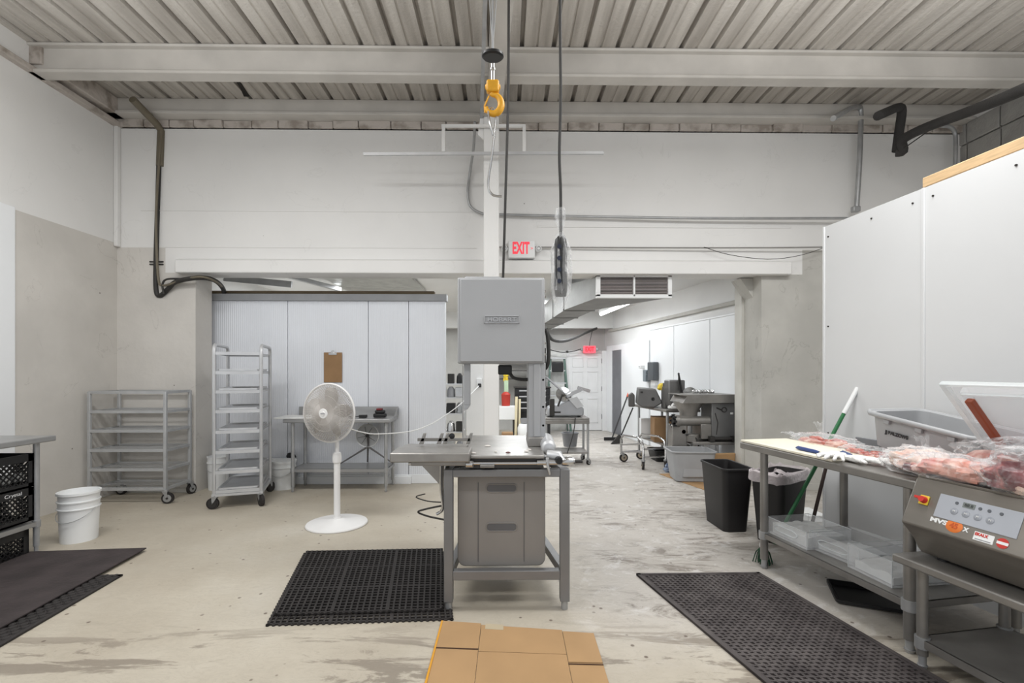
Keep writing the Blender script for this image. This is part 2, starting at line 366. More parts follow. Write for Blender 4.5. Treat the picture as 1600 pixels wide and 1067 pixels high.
st(b.build('trim_8', BRICK, bevel=.012)); st(MB().box(XL, XR, 6.0, 6.1, 4.5, 4.8).build('trim_9', BRICK))
# ledge over the opening (slightly sagging)
st(MB().prism([(5.90, 2.70), (5.90, 2.86), (6.02, 2.90), (6.02, 2.70)], -4.02, 3.56, 'x').build('trim_10', WHITE, bevel=.012))
b = MB()
for z in (3.48, 3.03): b.box(-4.5 if z > 3.2 else -4.2, -.35, YB-.006, YB, z, z+.012)
b.box(.4, 3.6, YB-.008, YB, 3.30, 3.32); st(b.build('trim_11', WHITE, bevel=.003))
b = MB(); b.box(-4.79, -3.83, YB-.012, YB, 0, .06); b.box(3.23, 4.5, YB-.015, YB, 0, .09); st(b.build('baseboard_back', JAMB, bevel=.004))
# right wall of the room and white panel partition with a plank on top
b = MB(); b.box(XR, XR+.15, Y0, 6.3, 0, 4.8); st(b.build('wall_right', WHITE))
b = MB(); yy = 1.0
while yy < 6: b.box(XR-.05, XR, yy+.006, yy+.40, 4.35, 4.6); b.box(XR-.04, XR, yy+.006, yy+.40, 4.05, 4.34); yy += .41
st(b.build('trim_12', mat('painted_block', (168, 166, 162), .8, var=.3, scale=3, bump=.6), bevel=.012))
pa = Vector((2.88, 4.29, 0)); pd = Vector((.099, -1, 0)).normalized(); pn = Vector((1, .099, 0)).normalized()
def PW(s, t, z): return pa + pd*s + pn*t + Vector((0, 0, z))
def pbox(mb_, s0, s1, t0, t1, z0, z1):
    vs = [PW(s, t, z) for z in (z0, z1) for t in (t0, t1) for s in (s0, s1)]
    return mb_.add(vs, [(0, 2, 3, 1), (4, 5, 7, 6), (0, 1, 5, 4), (2, 6, 7, 3), (0, 4, 6, 2), (1, 3, 7, 5)])
b = MB(); pbox(b, 0, 5.2, 0, .12, 0, 2.80); st(b.build('wall_partition', PFRP))
b = MB()
for s in (.93, 2.15): pbox(b, s-.012, s+.012, -.008, .0, .0, 2.8)
pbox(b, -.012, .01, -.008, .13, 0, 2.8); st(b.build('trim_13', PFRP, bevel=.003))
b = MB(); pbox(b, .92, 5.2, .0, .09, 2.802, 2.875); st(b.build('trim_14', WOOD, bevel=.006))
b = MB()
for s in [.05, .5, .85, 1.0, 1.5, 2.0]:
    for z in (2.72,) if s > .1 else (2.7, 1.9, .95):
        p = PW(s, -.002, z); b.cyl(p-pn*.004, p+pn*.004, .007, 8)
st(b.build('trim_15', GAP))
# ---- back rooms
st(MB().box(-5, 4.2, YB+.33, 13, 2.95, 3.05).build('ceiling_back', HALLW))
st(MB().box(-5, 4.2, 11.75, 11.95, 2.56, 2.95).build('wall_header', HALLW))
hw = [(3.46, 6.40), (2.60, 12.1)]
hd = (Vector((hw[1][0]-hw[0][0], hw[1][1]-hw[0][1], 0))); hl = hd.length; hd.normalize(); hn = Vector((hd.y, -hd.x, 0))
def HWp(s, t, z): return Vector((hw[0][0], hw[0][1], 0)) + hd*s + hn*t + Vector((0, 0, z))
def hbox(mb_, s0, s1, t0, t1, z0, z1):
    vs = [HWp(s, t, z) for z in (z0, z1) for t in (t0, t1) for s in (s0, s1)]
    return mb_.add(vs, [(0, 2, 3, 1), (4, 5, 7, 6), (0, 1, 5, 4), (2, 6, 7, 3), (0, 4, 6, 2), (1, 3, 7, 5)])
b = MB(); hbox(b, -.4, hl+.6, 0, .2, 0, 2.96); st(b.build('wall_hall_right', HALLW))
b = MB(); hbox(b, -.3, 3.3, -.03, 0, 0, 2.33); hbox(b, -.3, 3.3, -.045, .0, 2.325, 2.35)
for s in (1.2, 2.35): hbox(b, s-.01, s+.01, -.038, -.028, 0, 2.33)
st(b.build('trim_16', FRP, bevel=.003))
b = MB(); hbox(b, -.3, 5.6, -.06, 0, 2.47, 2.53); st(b.build('trim_17', JAMB, bevel=.01))
b = MB(); hbox(b, 3.32, 4.75, -.06, 0, 0, 2.13); hbox(b, 4.75, 5.35, -.06, 0, 2.0, 2.13); hbox(b, 5.35, 5.7, -.06, 0, 0, 2.13); st(b.build('trim_18', FRP, bevel=.01))
b = MB(); hbox(b, 4.76, 5.34, -.045, .0, 0, 2.0); st(b.build('door_2', mat('grey_door', (120, 121, 126), .6)))
st(MB().box(-5, 4.2, 12.3, 12.5, 0, 3).build('wall_far', mat('far_block_wall', (196, 195, 192), .7, var=.1, scale=3, bump=.3)))
st(MB().box(1.02, 1.55, 12.1, 12.3, 0, 2.02).build('wall_far_return', mat('white_brick', (225, 225, 222), .6, var=.12, scale=14, bump=1, bscale=12)))
st(MB().box(-5, -4.2, 6.33, 13, 0, 3).build('wall_store_left', HALLW))
# far white six-panel door with frame
dr = MB(); DX0, DX1, DY, DH = 1.60, 2.44, 12.06, 1.95
dr.box(DX0, DX1, DY, DY+.04, .01, DH)
for cx0, cx1 in ((DX0+.1, DX0+.38), (DX0+.47, DX1-.1)):
    for z0, z1 in ((.2, .82), (.97, 1.5), (1.6, 1.84)):
        for a, c_, e, g in ((cx0, cx1, z0, z0+.022), (cx0, cx1, z1-.022, z1), (cx0, cx0+.022, z0, z1), (cx1-.022, cx1, z0, z1)): dr.box(a, c_, DY-.012, DY, e, g)
DOORM = mat('white_door', (226, 226, 226), .5, var=.05)
d1 = st(dr.build('door_1', DOORM, bevel=.006))
hb = MB()
for z in (.3, 1.0, 1.7): hb.box(DX1-.01, DX1+.03, DY-.02, DY-.005, z, z+.12)
hb.build('hinge', DARK, d1); MB().lathe([(0, -.03), (.03, -.025), (.03, .01), (.012, .02), (.012, .05)], 16, Tm((DX0+.06, DY-.04, .95), 90)).build('door_knob', CHROME, d1)
st(MB().box(DX1, DX1+.14, DY-.03, 12.3, 0, 2.02).box(DX0-.06, DX0, DY, 12.3, 0, 2.02).box(DX0-.06, DX1+.14, DY, 12.3, DH+.005, 2.02).build('trim_19', DOORM, bevel=.006))
# cooler wall of fine ribbed white panels, grey cap strip, plank on top
def ribmat():
    m = mat('ribbed_cooler_panel', (226, 229, 235), .3, .1, var=.05, scale=1.5); nt = m.node_tree; N = nt.nodes; L = nt.links
    tc = N.new('ShaderNodeTexCoord'); w = N.new('ShaderNodeTexWave'); w.wave_type = 'BANDS'; w.bands_direction = 'X'; w.inputs['Scale'].default_value = 12; w.inputs['Distortion'].default_value = .25
    L.new(tc.outputs['Object'], w.inputs[0]); bp = N.new('ShaderNodeBump'); bp.inputs['Strength'].default_value = .25; bp.inputs['Distance'].default_value = .006
    L.new(w.outputs[0], bp.inputs['Height']); L.new(bp.outputs[0], N['Principled BSDF'].inputs['Normal']); return m
RIB = ribmat(); CX0, CX1 = -4.2, -.80
b = MB(); edges = [CX0, -2.9, -1.83, -1.29, CX1]
for i in range(4): b.box(edges[i]+.003, edges[i+1]-.003, 6.45, 6.57, 0, 2.44)
st(b.build('wall_cooler', RIB, bevel=.004)); 
st(MB().box(CX0, CX1+.02, 6.42, 6.58, 2.44, 2.53).build('trim_20', mat('grey_cap_strip', (178, 180, 184), .5, .2), bevel=.004))
st(MB().box(CX0, CX1-.15, 6.46, 6.56, 2.53, 2.575).build('trim_21', mat('aged_plank', (118, 104, 84), .8, var=.25, scale=3, stretch=(1, 8, 8)), bevel=.004))
st(MB().box(CX0, -1.25, 6.41, 6.45, 0, .10).box(CX0, CX1, 6.438, 6.45, 0, .12).build('baseboard_cooler', FRP, bevel=.004))
# foil-faced insulation and strut under the store ceiling
b = MB(); b.box(-2.75, -1.4, 6.7, 8.6, 2.90, 2.945); st(b.build('trim_22', FOIL, bevel=.01))
b = MB(); b.beam((-4.0, 6.9, 2.83), (-3.0, 6.8, 2.72), .03, .09); b.beam((-3.3, 6.7, 2.9), (-2.7, 7.9, 2.84), .06); st(b.build('trim_23', GALV))
st(MB().box(-.6, -.30, 7.5, 7.56, 0, 2.94).build('wall_store_divider', HALLW))
# ------------------------------------------------------------------ post, rail and hoist
po = thing('steel_post', 'tall white square steel post rising behind the meat saw', 'post', (-.155, 5.55, 0))
MB().box(-.088, .088, -.088, .088, .01, 4.40).build('shaft', WHITE, po, bevel=.008)
MB().box(-.14, .14, -.14, .14, 0, .012).build('base_plate', GALV, po)
MB().box(-.12, .12, -.12, .12, 4.4, 4.42).build('cap_plate', BEAMP, po)
ra = thing('hoist_rail', 'grey painted I-beam rail running over the saw from the white post', 'rail', (-.14, 5.7, 4.42))
MB().beam((-.0, 0, .02), (.34, -5.2, .02), .17, .03).beam((0, 0, .1), (.34, -5.2, .1), .02, .15).beam((0, 0, .19), (.34, -5.2, .19), .17, .03).build('beam', BEAMP, ra, bevel=.005)
MB().beam((-.13, -.2, -.02), (.2, -5.2, .0), .035).build('cable_track', GALV, ra)
MB().prism([(-.17, -.22), (-.1, -.28), (-.08, .02), (-.13, .05)], -.22, -.2, 'y').build('end_bracket', WHITE, ra)
ho = thing('hoist', 'yellow hoist hook hanging on a steel cable below a black stop disc', 'hoist', tuple(W(770, 150, 2.8)))
def hp(px, py, Z=2.8): return W(px, py, Z) - ho.location
b = MB(); b.cyl(hp(770, 84), hp(769, -185), .007, 8); b.tube([hp(771, 60), hp(790, -185)], .004, 6); b.tube([hp(769, 60), hp(752, -185)], .004, 6); b.build('cable', GALV, ho)
MB().lathe([(0, .012), (.05, .014), (.062, .008), (.064, -.006), (.055, -.014), (0, -.014)], 32, Tm(tuple(hp(770, 87)), 6, 0, 0)).build('stop_disc', BLK, ho)
b = MB(); b.cyl(hp(770, 100), hp(770, 126), .011, 12); b.lathe([(.009, 0), (.016, .008), (.016, .016), (.009, .024)], 14, Tm(tuple(hp(770, 112)))); b.build('swivel', CHROME, ho)
b = MB(); b.cb(hp(770, 136), (.074, .05, .07)); b.cyl(hp(770, 136)-Vector((.045, 0, 0)), hp(770, 136)+Vector((.045, 0, 0)), .018, 14); b.build('swivel_block', YEL, ho, bevel=.012, seg=3)
hk = []
for k in range(15):
    a = R(105 - k*19); hk.append(hp(771, 163) + Vector((math.cos(a)*.045, 0, math.sin(a)*.055)))
MB().tube([hp(769, 145)] + smooth_path(hk, 3), [.012]+[.012 + .009*math.sin(min(1, i/42)*math.pi) for i in range(43)], 12).build('hook', YEL, ho)
MB().tube([hp(764, 150), hp(757, 166), hp(758, 176)], .005, 8).build('safety_latch', YEL, ho)
MB().box(-.12, .12, -.1, .1, 0, .13, Matrix.Translation(hp(770, -165))).build('hoist_body', YEL, ho, bevel=.02)
mh = thing('meat_hook', 'long steel S-shaped meat hook dangling from the yellow hoist hook', 'hook', tuple(W(769, 200, 2.8)))
def mp_(px, py, Z=2.8): return W(px, py, Z) - mh.location
MB().tube(smooth_path([mp_(771, 211, 2.78), mp_(765, 190, 2.78), mp_(763, 175, 2.79), mp_(767, 168, 2.8), mp_(774, 172, 2.81), mp_(775, 184), mp_(774, 194), mp_(769, 240), mp_(763, 280), mp_(764, 296), mp_(771, 305), mp_(784, 307)], 5), .007, 8).build('shank', CHROME, mh)
# saw supply cable and hanging pendant control
o = MB().tube(smooth_path(pxpath([(797, -82, 3.3), (795, 0, 3.3), (794, 150, 3.3), (790, 300, 3.35), (786, 436, 3.45)]), 6), .009, 8).build('power_cable', DARK)
tag(o, 'thick black power cable dropping from the roof to the top of the meat saw', 'cable')
pe = thing('pendant_control', 'black pendant control in a clear bag hanging on a long cord', 'control', tuple(W(877, 400, 2.6)))
def pp(px, py, Z=2.6): return W(px, py, Z) - pe.location
MB().tube(smooth_path([pp(875, -368), pp(875, 0), pp(876, 150), pp(874, 240), pp(876, 300), pp(876, 372)], 5), .008, 8).build('cord', DARK, pe)
MB().lathe([(.012, .0), (.03, -.02), (.036, -.05), (.036, -.3), (.03, -.33), (0, -.332)], 16, Tm(tuple(pp(876, 368)), 0, 0, 20), 1, .8).build('casing', BLK, pe, bevel=.003)
for i in range(4): MB().cyl(pp(874, 385+18*i, 2.575), pp(874, 385+18*i, 2.56), .012, 12).build('push_button', mat('dark_blue_plastic', (40, 46, 66), .35), pe)
def bagtube(mb_, prof, T, n=28, amp=.12, seed=0):
    vs = []; m = len(prof)
    for i, (r, z) in enumerate(prof):
        for k in range(n):
            a = 2*math.pi*k/n; q = 1 + amp*(noise.noise((math.cos(a)*2.5+seed, math.sin(a)*2.5, z*9)))
            vs.append((r*q*math.cos(a), r*q*math.sin(a)*.7, z))
    fs = [(i*n+k, i*n+(k+1) % n, (i+1)*n+(k+1) % n, (i+1)*n+k) for i in range(m-1) for k in range(n)]
    return mb_.add(vs, fs, T)
b = MB(); bagtube(b, [(.02, .15), (.026, .1), (.012, .03), (.01, .02), (.03, -.02), (.046, -.08), (.048, -.2), (.046, -.3), (.036, -.36), (.012, -.40)], Tm(tuple(pp(876, 368))), amp=.5)
b.build('clear_bag', BAG2, pe)
# ------------------------------------------------------------------ fixtures on the back wall
ex = thing('exit_sign', 'white exit sign with red letters over the opening beside the white post', 'exit sign', (.2, 5.9, 3.01))
exc = W(815, 389, 5.93); ex.location = (exc.x, 5.94, exc.z)
MB().box(-.165, .165, -.035, .055, -.115, .10).build('housing', WPL, ex, bevel=.012, seg=3)
REDL = mat('red_letters', (226, 62, 78), .5, emit=.6)
text('letters', 'EXIT', .17, REDL, ex, Tm((-.01, -.037, 0), 90), bold=.006, w=.21, h=.15)
text('arrow', '>', .06, REDL, ex, Tm((.125, -.037, 0), 90))
for s in (-1, 1):
    b = MB().lathe([(0, -.035), (.03, -.033), (.04, -.02), (.04, .01), (.02, .03)], 24, Tm((s*.21, -.01, 0), -90)); l_ = b.build('emergency_lamp', WPL, ex)
    MB().torus(.022, .004, Tm((s*.21, -.05, 0), 90), 20, 6).build('lamp_ring', GALV, l_)
    MB().cyl((s*.16, .01, 0), (s*.19, .01, 0), .012).build('lamp_arm', WPL, ex)
br = thing('wall_bracket', 'thin white metal frame bracket high on the wall crossing the post', 'bracket', tuple(W(756, 240, 5.35)))
def bp_(px, py, Z=5.35): return W(px, py, Z) - br.location
MB().beam(bp_(568, 241), bp_(943, 239), .03, .03).build('long_bar', ALU, br)
for xx in (693, 819): MB().beam(bp_(xx, 196, 5.42), bp_(xx, 238, 5.37), .035).build('upright', WHITE, br)
MB().beam(bp_(690, 197, 5.42), bp_(821, 197, 5.42), .03).build('top_bar', WHITE, br)
o = MB().tube(smooth_path(pxpath([(742, 190, 5.5), (740, 230, 5.7), (735, 265, 5.93), (731, 300, 5.95), (735, 322, 5.95), (752, 333, 5.95), (775, 335, 5.95), (900, 338, 5.95), (1100, 341, 5.95), (1330, 341, 5.95)]), 5), .016, 10).build('conduit', GALV)
tag(o, 'metal conduit bending off the rail and running right along the upper wall', 'conduit')
o = MB().tube(smooth_path(pxpath([(780, 386, 5.97), (1000, 387, 5.97), (1200, 387, 5.97), (1290, 386, 5.97)]), 3), .010, 8).build('conduit', mat('grey_conduit', (150, 148, 145), .6))
tag(o, 'thin grey conduit running right from the exit sign toward the white partition', 'conduit')
o = MB().tube(smooth_path(pxpath([(1100, 386, 5.95), (1140, 398, 5.95), (1200, 405, 5.95), (1250, 399, 5.95), (1290, 386, 5.95)]), 4), .004, 6).build('loose_wire', DARK)
tag(o, 'thin wire sagging below the grey conduit near the right end of the ledge', 'wire')
hc = thing('hose_bundle', 'dark refrigerant hoses running down the left of the back wall', 'hose', (-3.7, 5.93, 0))
OL = mat('olive_conduit', (112, 104, 88), .6)
def hpth(pts): return [p - hc.location for p in smooth_path(pxpath(pts), 6)]
MB().tube([p-hc.location for p in pxpath([(207, 155, 5.5), (244, 193, 5.85), (252, 205, 5.93), (250, 260, 5.93)])], .042, 10).build('elbow_pipe', OL, hc)
MB().tube(hpth([(250, 200, 5.93), (247, 300, 5.93), (244, 400, 5.93), (244, 452, 5.93), (250, 462, 5.93), (262, 452, 5.9), (276, 440, 5.86), (310, 434, 5.84), (335, 438, 6.05), (349, 452, 6.3), (351, 470, 6.75)]), .028, 10).build('main_hose', DARK, hc)
MB().tube(hpth([(252, 210, 5.9), (244, 330, 5.88), (247, 430, 5.88), (256, 446, 5.86), (285, 437, 5.84), (318, 433, 5.82), (345, 446, 6.15), (352, 466, 6.7)]), .014, 8).build('thin_hose', OL, hc)
MB().tube(hpth([(256, 459, 5.86), (254, 444, 5.86), (262, 436, 5.86), (290, 436, 5.86)]), .012, 8).build('branch_hose', DARK, hc)
b = MB(); 
for yy in (409, 413): b.beam(W(234, yy, 5.93)-hc.location, W(255, yy, 5.93)-hc.location, .015)
b.build('clamp', DARK, hc)
pi_ = thing('conduit_pipe', 'bare metal pipe dropping from the roof right of the opening', 'pipe', tuple(W(1340, 260, 5.8)))
MB().tube([p-pi_.location for p in smooth_path(pxpath([(1302, 185, 5.2), (1328, 170, 5.6), (1340, 167, 5.85), (1345, 178, 5.93), (1343, 250, 5.93), (1338, 330, 5.93)]), 5)], .030, 10).build('pipe', GALV, pi_)
MB().cb(W(1337, 327, 5.93)-pi_.location, (.09, .06, .07)).build('junction_box', GALV, pi_, bevel=.01)
o = MB().tube(smooth_path(pxpath([(1470, 197, 5.9), (1484, 198, 5.9), (1492, 208, 5.93), (1493, 230, 5.93), (1492, 275, 5.93)]), 5), .022, 10).build('conduit_pipe', GALV)
tag(o, 'short curved metal pipe in the corner just above the plank-topped partition', 'pipe')
ip = thing('insulated_pipe', 'black foam insulated pipe kinking down below the roof at right', 'pipe', tuple(W(1410, 200, 5.5)))
FOAM = mat('black_foam', (58, 56, 55), .85, bump=.4, bscale=60, var=.3)
def ipp(l): return [W(*q)-ip.location for q in l]
MB().tube(smooth_path(ipp([(1372, 181, 5.2), (1390, 173, 5.4), (1404, 168, 5.55), (1409, 174, 5.6), (1405, 205, 5.6), (1401, 236, 5.6)]), 4), .048, 12).build('drop_section', FOAM, ip)
MB().tube(smooth_path(ipp([(1401, 238, 5.6), (1411, 236, 5.55), (1409, 222, 5.5), (1418, 213, 5.4), (1450, 198, 5.1), (1520, 172, 4.6), (1580, 148, 4.1), (1700, 95, 3.4)]), 4), .05, 12).build('long_section', FOAM, ip)
MB().tube(ipp([(1412, 232, 5.5), (1450, 205, 5.2), (1500, 182, 4.8)]), .006, 6).build('wire', DARK, ip)
b = MB(); b.prism([(0, 0), (.05, .18), (.10, .5), (.06, .49), (.01, .2)], 0, .01, 'z')
# duct with register grille
du = thing('air_duct', 'square grey sheet-metal duct with white register grille in the opening', 'duct', tuple(W(992, 443, 6.0)))
gx0 = (935-789)/750*6.0; gx1 = (1049-789)/750*6.0; DZ0, DZ1 = 2.44, 2.71
def dl(v): return Vector(v) - du.location
b = MB(); vs = []
for (x0, x1, y, z0, z1) in ((gx0, gx1, 6.06, DZ0, DZ1), (gx0, gx1, 6.16, DZ0, DZ1), (.92, 1.38, 7.3, DZ0, DZ1+.1), (.62, .92, 11.6, DZ0, DZ1+.1)):
    vs += [(x0, y, z0), (x1, y, z0), (x1, y, z1), (x0, y, z1)]
b.add([dl(v) for v in vs], [(i*4+k, i*4+(k+1) % 4, i*4+4+(k+1) % 4, i*4+4+k) for i in range(3) for k in range(4)] + [(0, 3, 2, 1), (12, 13, 14, 15)])
b.build('duct_body', DUCT, du, smooth=False)
for y in (7.4, 8.4, 9.5, 10.6):
    b = MB()
    t = (y-7.3)/4.3; x0, x1 = .92-.30*t, 1.38-.46*t
    b.cb(dl(((x0+x1)/2, y, DZ0)), (x1-x0+.04, .03, .03)); b.cb(dl((x0, y, (DZ0+DZ1+.1)/2)), (.03, .03, DZ1-DZ0+.1))
    b.build('seam_flange', DUCT, du)
gr = MB(); w = gx1-gx0
for a, c_, e, g in ((gx0-.02, gx1+.02, DZ0-.02, DZ0+.025), (gx0-.02, gx1+.02, DZ1-.025, DZ1+.02), (gx0-.02, gx0+.03, DZ0, DZ1), (gx1-.03, gx1+.02, DZ0, DZ1), ((gx0+gx1)/2-.012, (gx0+gx1)/2+.012, DZ0, DZ1)):
    p = dl((a, 6.0, e)); q = dl((c_, 6.06, g)); gr.box(p.x, q.x, p.y, q.y, p.z, q.z)
g_ = gr.build('grille_frame', WPL, du, bevel=.003)
b = MB()
for k in range(12):
    z = DZ0+.035+k*(DZ1-DZ0-.07)/11; p = dl((gx0+.02, 6.02, z)); b.box(p.x, p.x+w-.04, p.y, p.y+.02, p.z-.004, p.z+.003)
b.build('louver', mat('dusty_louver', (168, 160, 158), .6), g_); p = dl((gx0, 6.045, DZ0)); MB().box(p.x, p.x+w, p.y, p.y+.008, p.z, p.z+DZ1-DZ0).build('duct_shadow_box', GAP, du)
# tube light in the hall
tl = thing('tube_light', 'long fluorescent tube light glowing under the hall ceiling', 'ceiling light', (2.2, 9.3, 2.82))
a_ = W(1004, 464, 8.1) - tl.location; c_ = W(939, 491, 10.5) - tl.location
MB().beam(a_+Vector((0, 0, .06)), c_+Vector((0, 0, .06)), .09, .07).build('housing', WPL, tl); MB().cyl(a_, c_, .032, 12).build('tube', TUBE, tl)
for q in (a_, c_): MB().beam(q+Vector((0, 0, .07)), q+Vector((0, 0, .14)), .03).build('hanger', GALV, tl)
area('tube_glow', (2.15, 9.2, 2.70), .15, 2.3, 18, col=(.95, .98, 1))
e2 = thing('exit_sign', 'small glowing red exit sign above the far white door', 'exit sign', tuple(W(921, 546, 11.99)))
MB().box(-.15, .15, -.03, .03, -.09, .09).build('housing', mat('red_glow', (240, 90, 105), .5, emit=.9), e2, bevel=.01)
text('letters', 'EXIT', .12, mat('deep_red', (205, 30, 45), .5, emit=.6), e2, Tm((0, -.032, 0), 90), bold=.004, w=.22, h=.12)
for s in (-1, 1): MB().lathe([(0, -.03), (.04, -.02), (.03, .02)], 14, Tm((s*.2, 0, 0), -90)).build('emergency_lamp', GALV, e2)
MB().tube([(0, 0, .08), (.02, 0, .25), (.08, 0, .5)], .008, 6).build('wire', DARK, e2)
o = MB().tube(smooth_path(pxpath([(852, 512, 8.5), (862, 530, 8.8), (880, 533, 9.3), (900, 527, 10), (915, 520, 10.8), (932, 513, 11.6)]), 5), .03, 8).build('hanging_hose', DARK)
tag(o, 'black hose sagging across the hall in front of the far wall', 'hose')
o = MB().tube(smooth_path(pxpath([(855, 545, 11.9), (875, 550, 11.9), (895, 549, 11.9), (908, 545, 11.9)]), 5), .012, 6).build('sagging_wire', DARK)
tag(o, 'thin dark wire drooping left of the small far exit sign', 'wire')
# ------------------------------------------------------------------ shared builders
def caster(parent, x, y, r=.06, ang=0, ztop=.15, wheel=None, name='caster'):
    d = Vector((math.cos(ang), math.sin(ang), 0)); a = Vector((-d.y, d.x, 0)); c = Vector((x, y, r)) + d*r*.4
    b = MB()
    for s in (-1, 1):
        b.add([c+a*s*.022+Vector((0, 0, -.01)), Vector((x, y, ztop))+a*s*.022-d*.03, Vector((x, y, ztop))+a*s*.022+d*.03, c+a*s*.026+Vector((0, 0, -.01)), Vector((x, y, ztop))+a*s*.026-d*.03, Vector((x, y, ztop))+a*s*.026+d*.03], [(0, 1, 2), (5, 4, 3), (0, 3, 4, 1), (1, 4, 5, 2), (2, 5, 3, 0)])
    b.cyl((x, y, ztop-.012), (x, y, ztop+.01), .032, 12)
    f = b.build(name, GALV, parent)
    b = MB(); b.m = 0; b.cyl(c-a*.016, c+a*.016, r, 24); b.m = 1; b.cyl(c-a*.02, c+a*.02, r*.68, 20); b.m = 2; b.cyl(c-a*.026, c+a*.026, r*.2, 12)
    b.build('wheel', [RUB, wheel or GALV, DARK], f); return f
def worktable(name, label, loc, rz, L, D, H, shelf, legs, m=STEEL, th=.045, leg_r=.021, splash=0, shelf_rect=None, group=None, foot=.07):
    """local: x along length 0..L, y depth 0..D"""
    t = thing(name, label, 'worktable', loc, rz, group)
    b = MB(); b.box(0, L, 0, D, H-th, H)
    b.build('top', m, t, bevel=.008, seg=3)
    if splash: MB().prism([(D-.02, H), (D, H), (D, H+splash), (D-.015, H+splash)], 0, L, 'x').prism([(D-.25, H-.0), (D-.002, H), (D-.002, H+splash), (D-.05, H+splash*.9)], L-.006, L, 'x').build('backsplash', m, t)
    for (x, y) in legs:
        l = MB().cyl((x, y, foot), (x, y, H-th), leg_r, 16).build('leg', GALV if m is STEEL else m, t)
        MB().cyl((x, y, .004), (x, y, foot+.01), leg_r*.72, 12).cyl((x, y, 0), (x, y, .02), leg_r*.6, 12, leg_r*.95).build('foot', GALV, l)
    if shelf:
        xs = [p[0] for p in legs]; ys = [p[1] for p in legs]; x0, x1, y0, y1 = shelf_rect or (min(xs)-.02, max(xs)+.02, min(ys)-.02, max(ys)+.02)
        b = MB(); b.box(x0, x1, y0, y1, shelf-.006, shelf)
        for (a, c_, e, g) in ((x0, x1, y0, y0+.012), (x0, x1, y1-.012, y1), (x0, x0+.012, y0, y1), (x1-.012, x1, y0, y1)): b.box(a, c_, e, g, shelf-.04, shelf)
        b.build('undershelf', m, t, bevel=.004)
        b = MB()
        for (x, y) in legs: MB().cyl((x, y, shelf-.05), (x, y, shelf+.008), leg_r*1.35, 14).build('shelf_bracket', GALV, t)
    return t
def bilin(c, u, v):
    a, b, d, e = [Vector(q) for q in c]     # corners: u0v0,u1v0,u1v1,u0v1
    return a*(1-u)*(1-v) + b*u*(1-v) + d*u*v + e*(1-u)*v
def slab(mb_, c, z0, z1, u0=0, u1=1, v0=0, v1=1, n=1):
    q = [bilin(c, u0, v0), bilin(c, u1, v0), bilin(c, u1, v1), bilin(c, u0, v1)]
    vs = [(p.x, p.y, z0) for p in q] + [(p.x, p.y, z1) for p in q]
    return mb_.add(vs, [(3, 2, 1, 0), (4, 5, 6, 7), (0, 1, 5, 4), (1, 2, 6, 5), (2, 3, 7, 6), (3, 0, 4, 7)])
# ------------------------------------------------------------------ left side
lt = worktable('worktable', 'stainless worktable along the left wall with black crates beneath', (-4.66, 4.07, 0), R(-90), 2.3, .91, .965, .275, [(.08, .82), (.08, .08), (2.2, .82), (2.2, .08)], m=STEEL, th=.045)
o = MB().tub((-4.45, 3.72, .965), (.26, .3), (.32, .34), .20, .005, .012, .04).build('plastic_tub', WPL)
tag(o, 'white plastic tub standing on the left wall worktable at the picture edge', 'tub')
def crate(loc, rz, label, txt=False, group='black milk crates under the left worktable'):
    t = thing('milk_crate', label, 'crate', loc, rz, group)
    w, h = .33, .27
    b = MB(); b.box(-w/2, w/2, -w/2, w/2, 0, .012)
    for s in (-1, 1):
        for ax in (0, 1):
            def side(a0, a1, z0, z1, t0=0, t1=.012):
                if ax == 0: b.box(a0, a1, s*w/2-(t1 if s > 0 else 0), s*w/2+(0 if s > 0 else t1), z0, z1)
                else: b.box(s*w/2-(t1 if s > 0 else 0), s*w/2+(0 if s > 0 else t1), a0, a1, z0, z1)
            side(-w/2, w/2, 0, .035); side(-w/2, w/2, h-.06, h); side(-w/2, -w/2+.045, 0, h); side(w/2-.045, w/2, 0, h)
            for k in range(-5, 6):
                for d in (1, -1):
                    z0, z1 = .03, h-.055; c0 = k*.045
                    x0 = c0; x1 = c0 + d*(z1-z0)
                    # clip to the window
                    lo, hi = -w/2+.04, w/2-.04
                    def pt(q): return (q, z0 + (q-x0)*d)
                    qa, qb = sorted((x0, x1)); qa = max(qa, lo); qb = min(qb, hi)
                    if qb-qa < .01: continue
                    (xa, za), (xb, zb) = pt(qa), pt(qb)
                    f = s*(w/2-.006)
                    b.beam((xa, f, za) if ax == 0 else (f, xa, za), (xb, f, zb) if ax == 0 else (f, xb, zb), .008, .008)
    b.build('basket', BLK, t)
    if txt: text('lettering', 'Crystal', .05, mat('white_print', (225, 225, 225), .6), t, Tm((w/2+.0015, 0, h-.03), 90, 0, 90), w=.13, h=.035)
    return t
crate((-4.0, 3.80, .29), 0, 'black milk crate with white lettering, lower of the stack on the left table shelf', True)
crate((-4.0, 3.80, .565), 0, 'black milk crate full of white items, upper of the stack on the left table shelf')
crate((-4.02, 3.78, .0), R(2), 'black milk crate standing on the floor under the left table shelf').scale = (1, 1, .82)
for i in range(9):
    rr = random.uniform(.03, .045); o = MB().lathe([(0, -rr), (rr*.8, -rr*.6), (rr, 0), (rr*.8, rr*.6), (0, rr)], 14).build('white_carton', WPL)
    o.location = (-4.0+.1*(i % 3-1), 3.80+.1*(i//3-1), .63+random.uniform(0, .02)); tag(o, 'small white round container packed inside the upper black crate', 'container', 'white containers in the upper crate')
bt = thing('bus_tub', 'grey plastic tub with dark lid on the left table shelf before the crates', 'tub', (-3.88, 3.36, .282))
MB().tub((0, 0, 0), (.15, .26), (.18, .30), .16, .005, .01, .03).build('body', mat('pale_grey_plastic', (176, 177, 180), .5), bt)
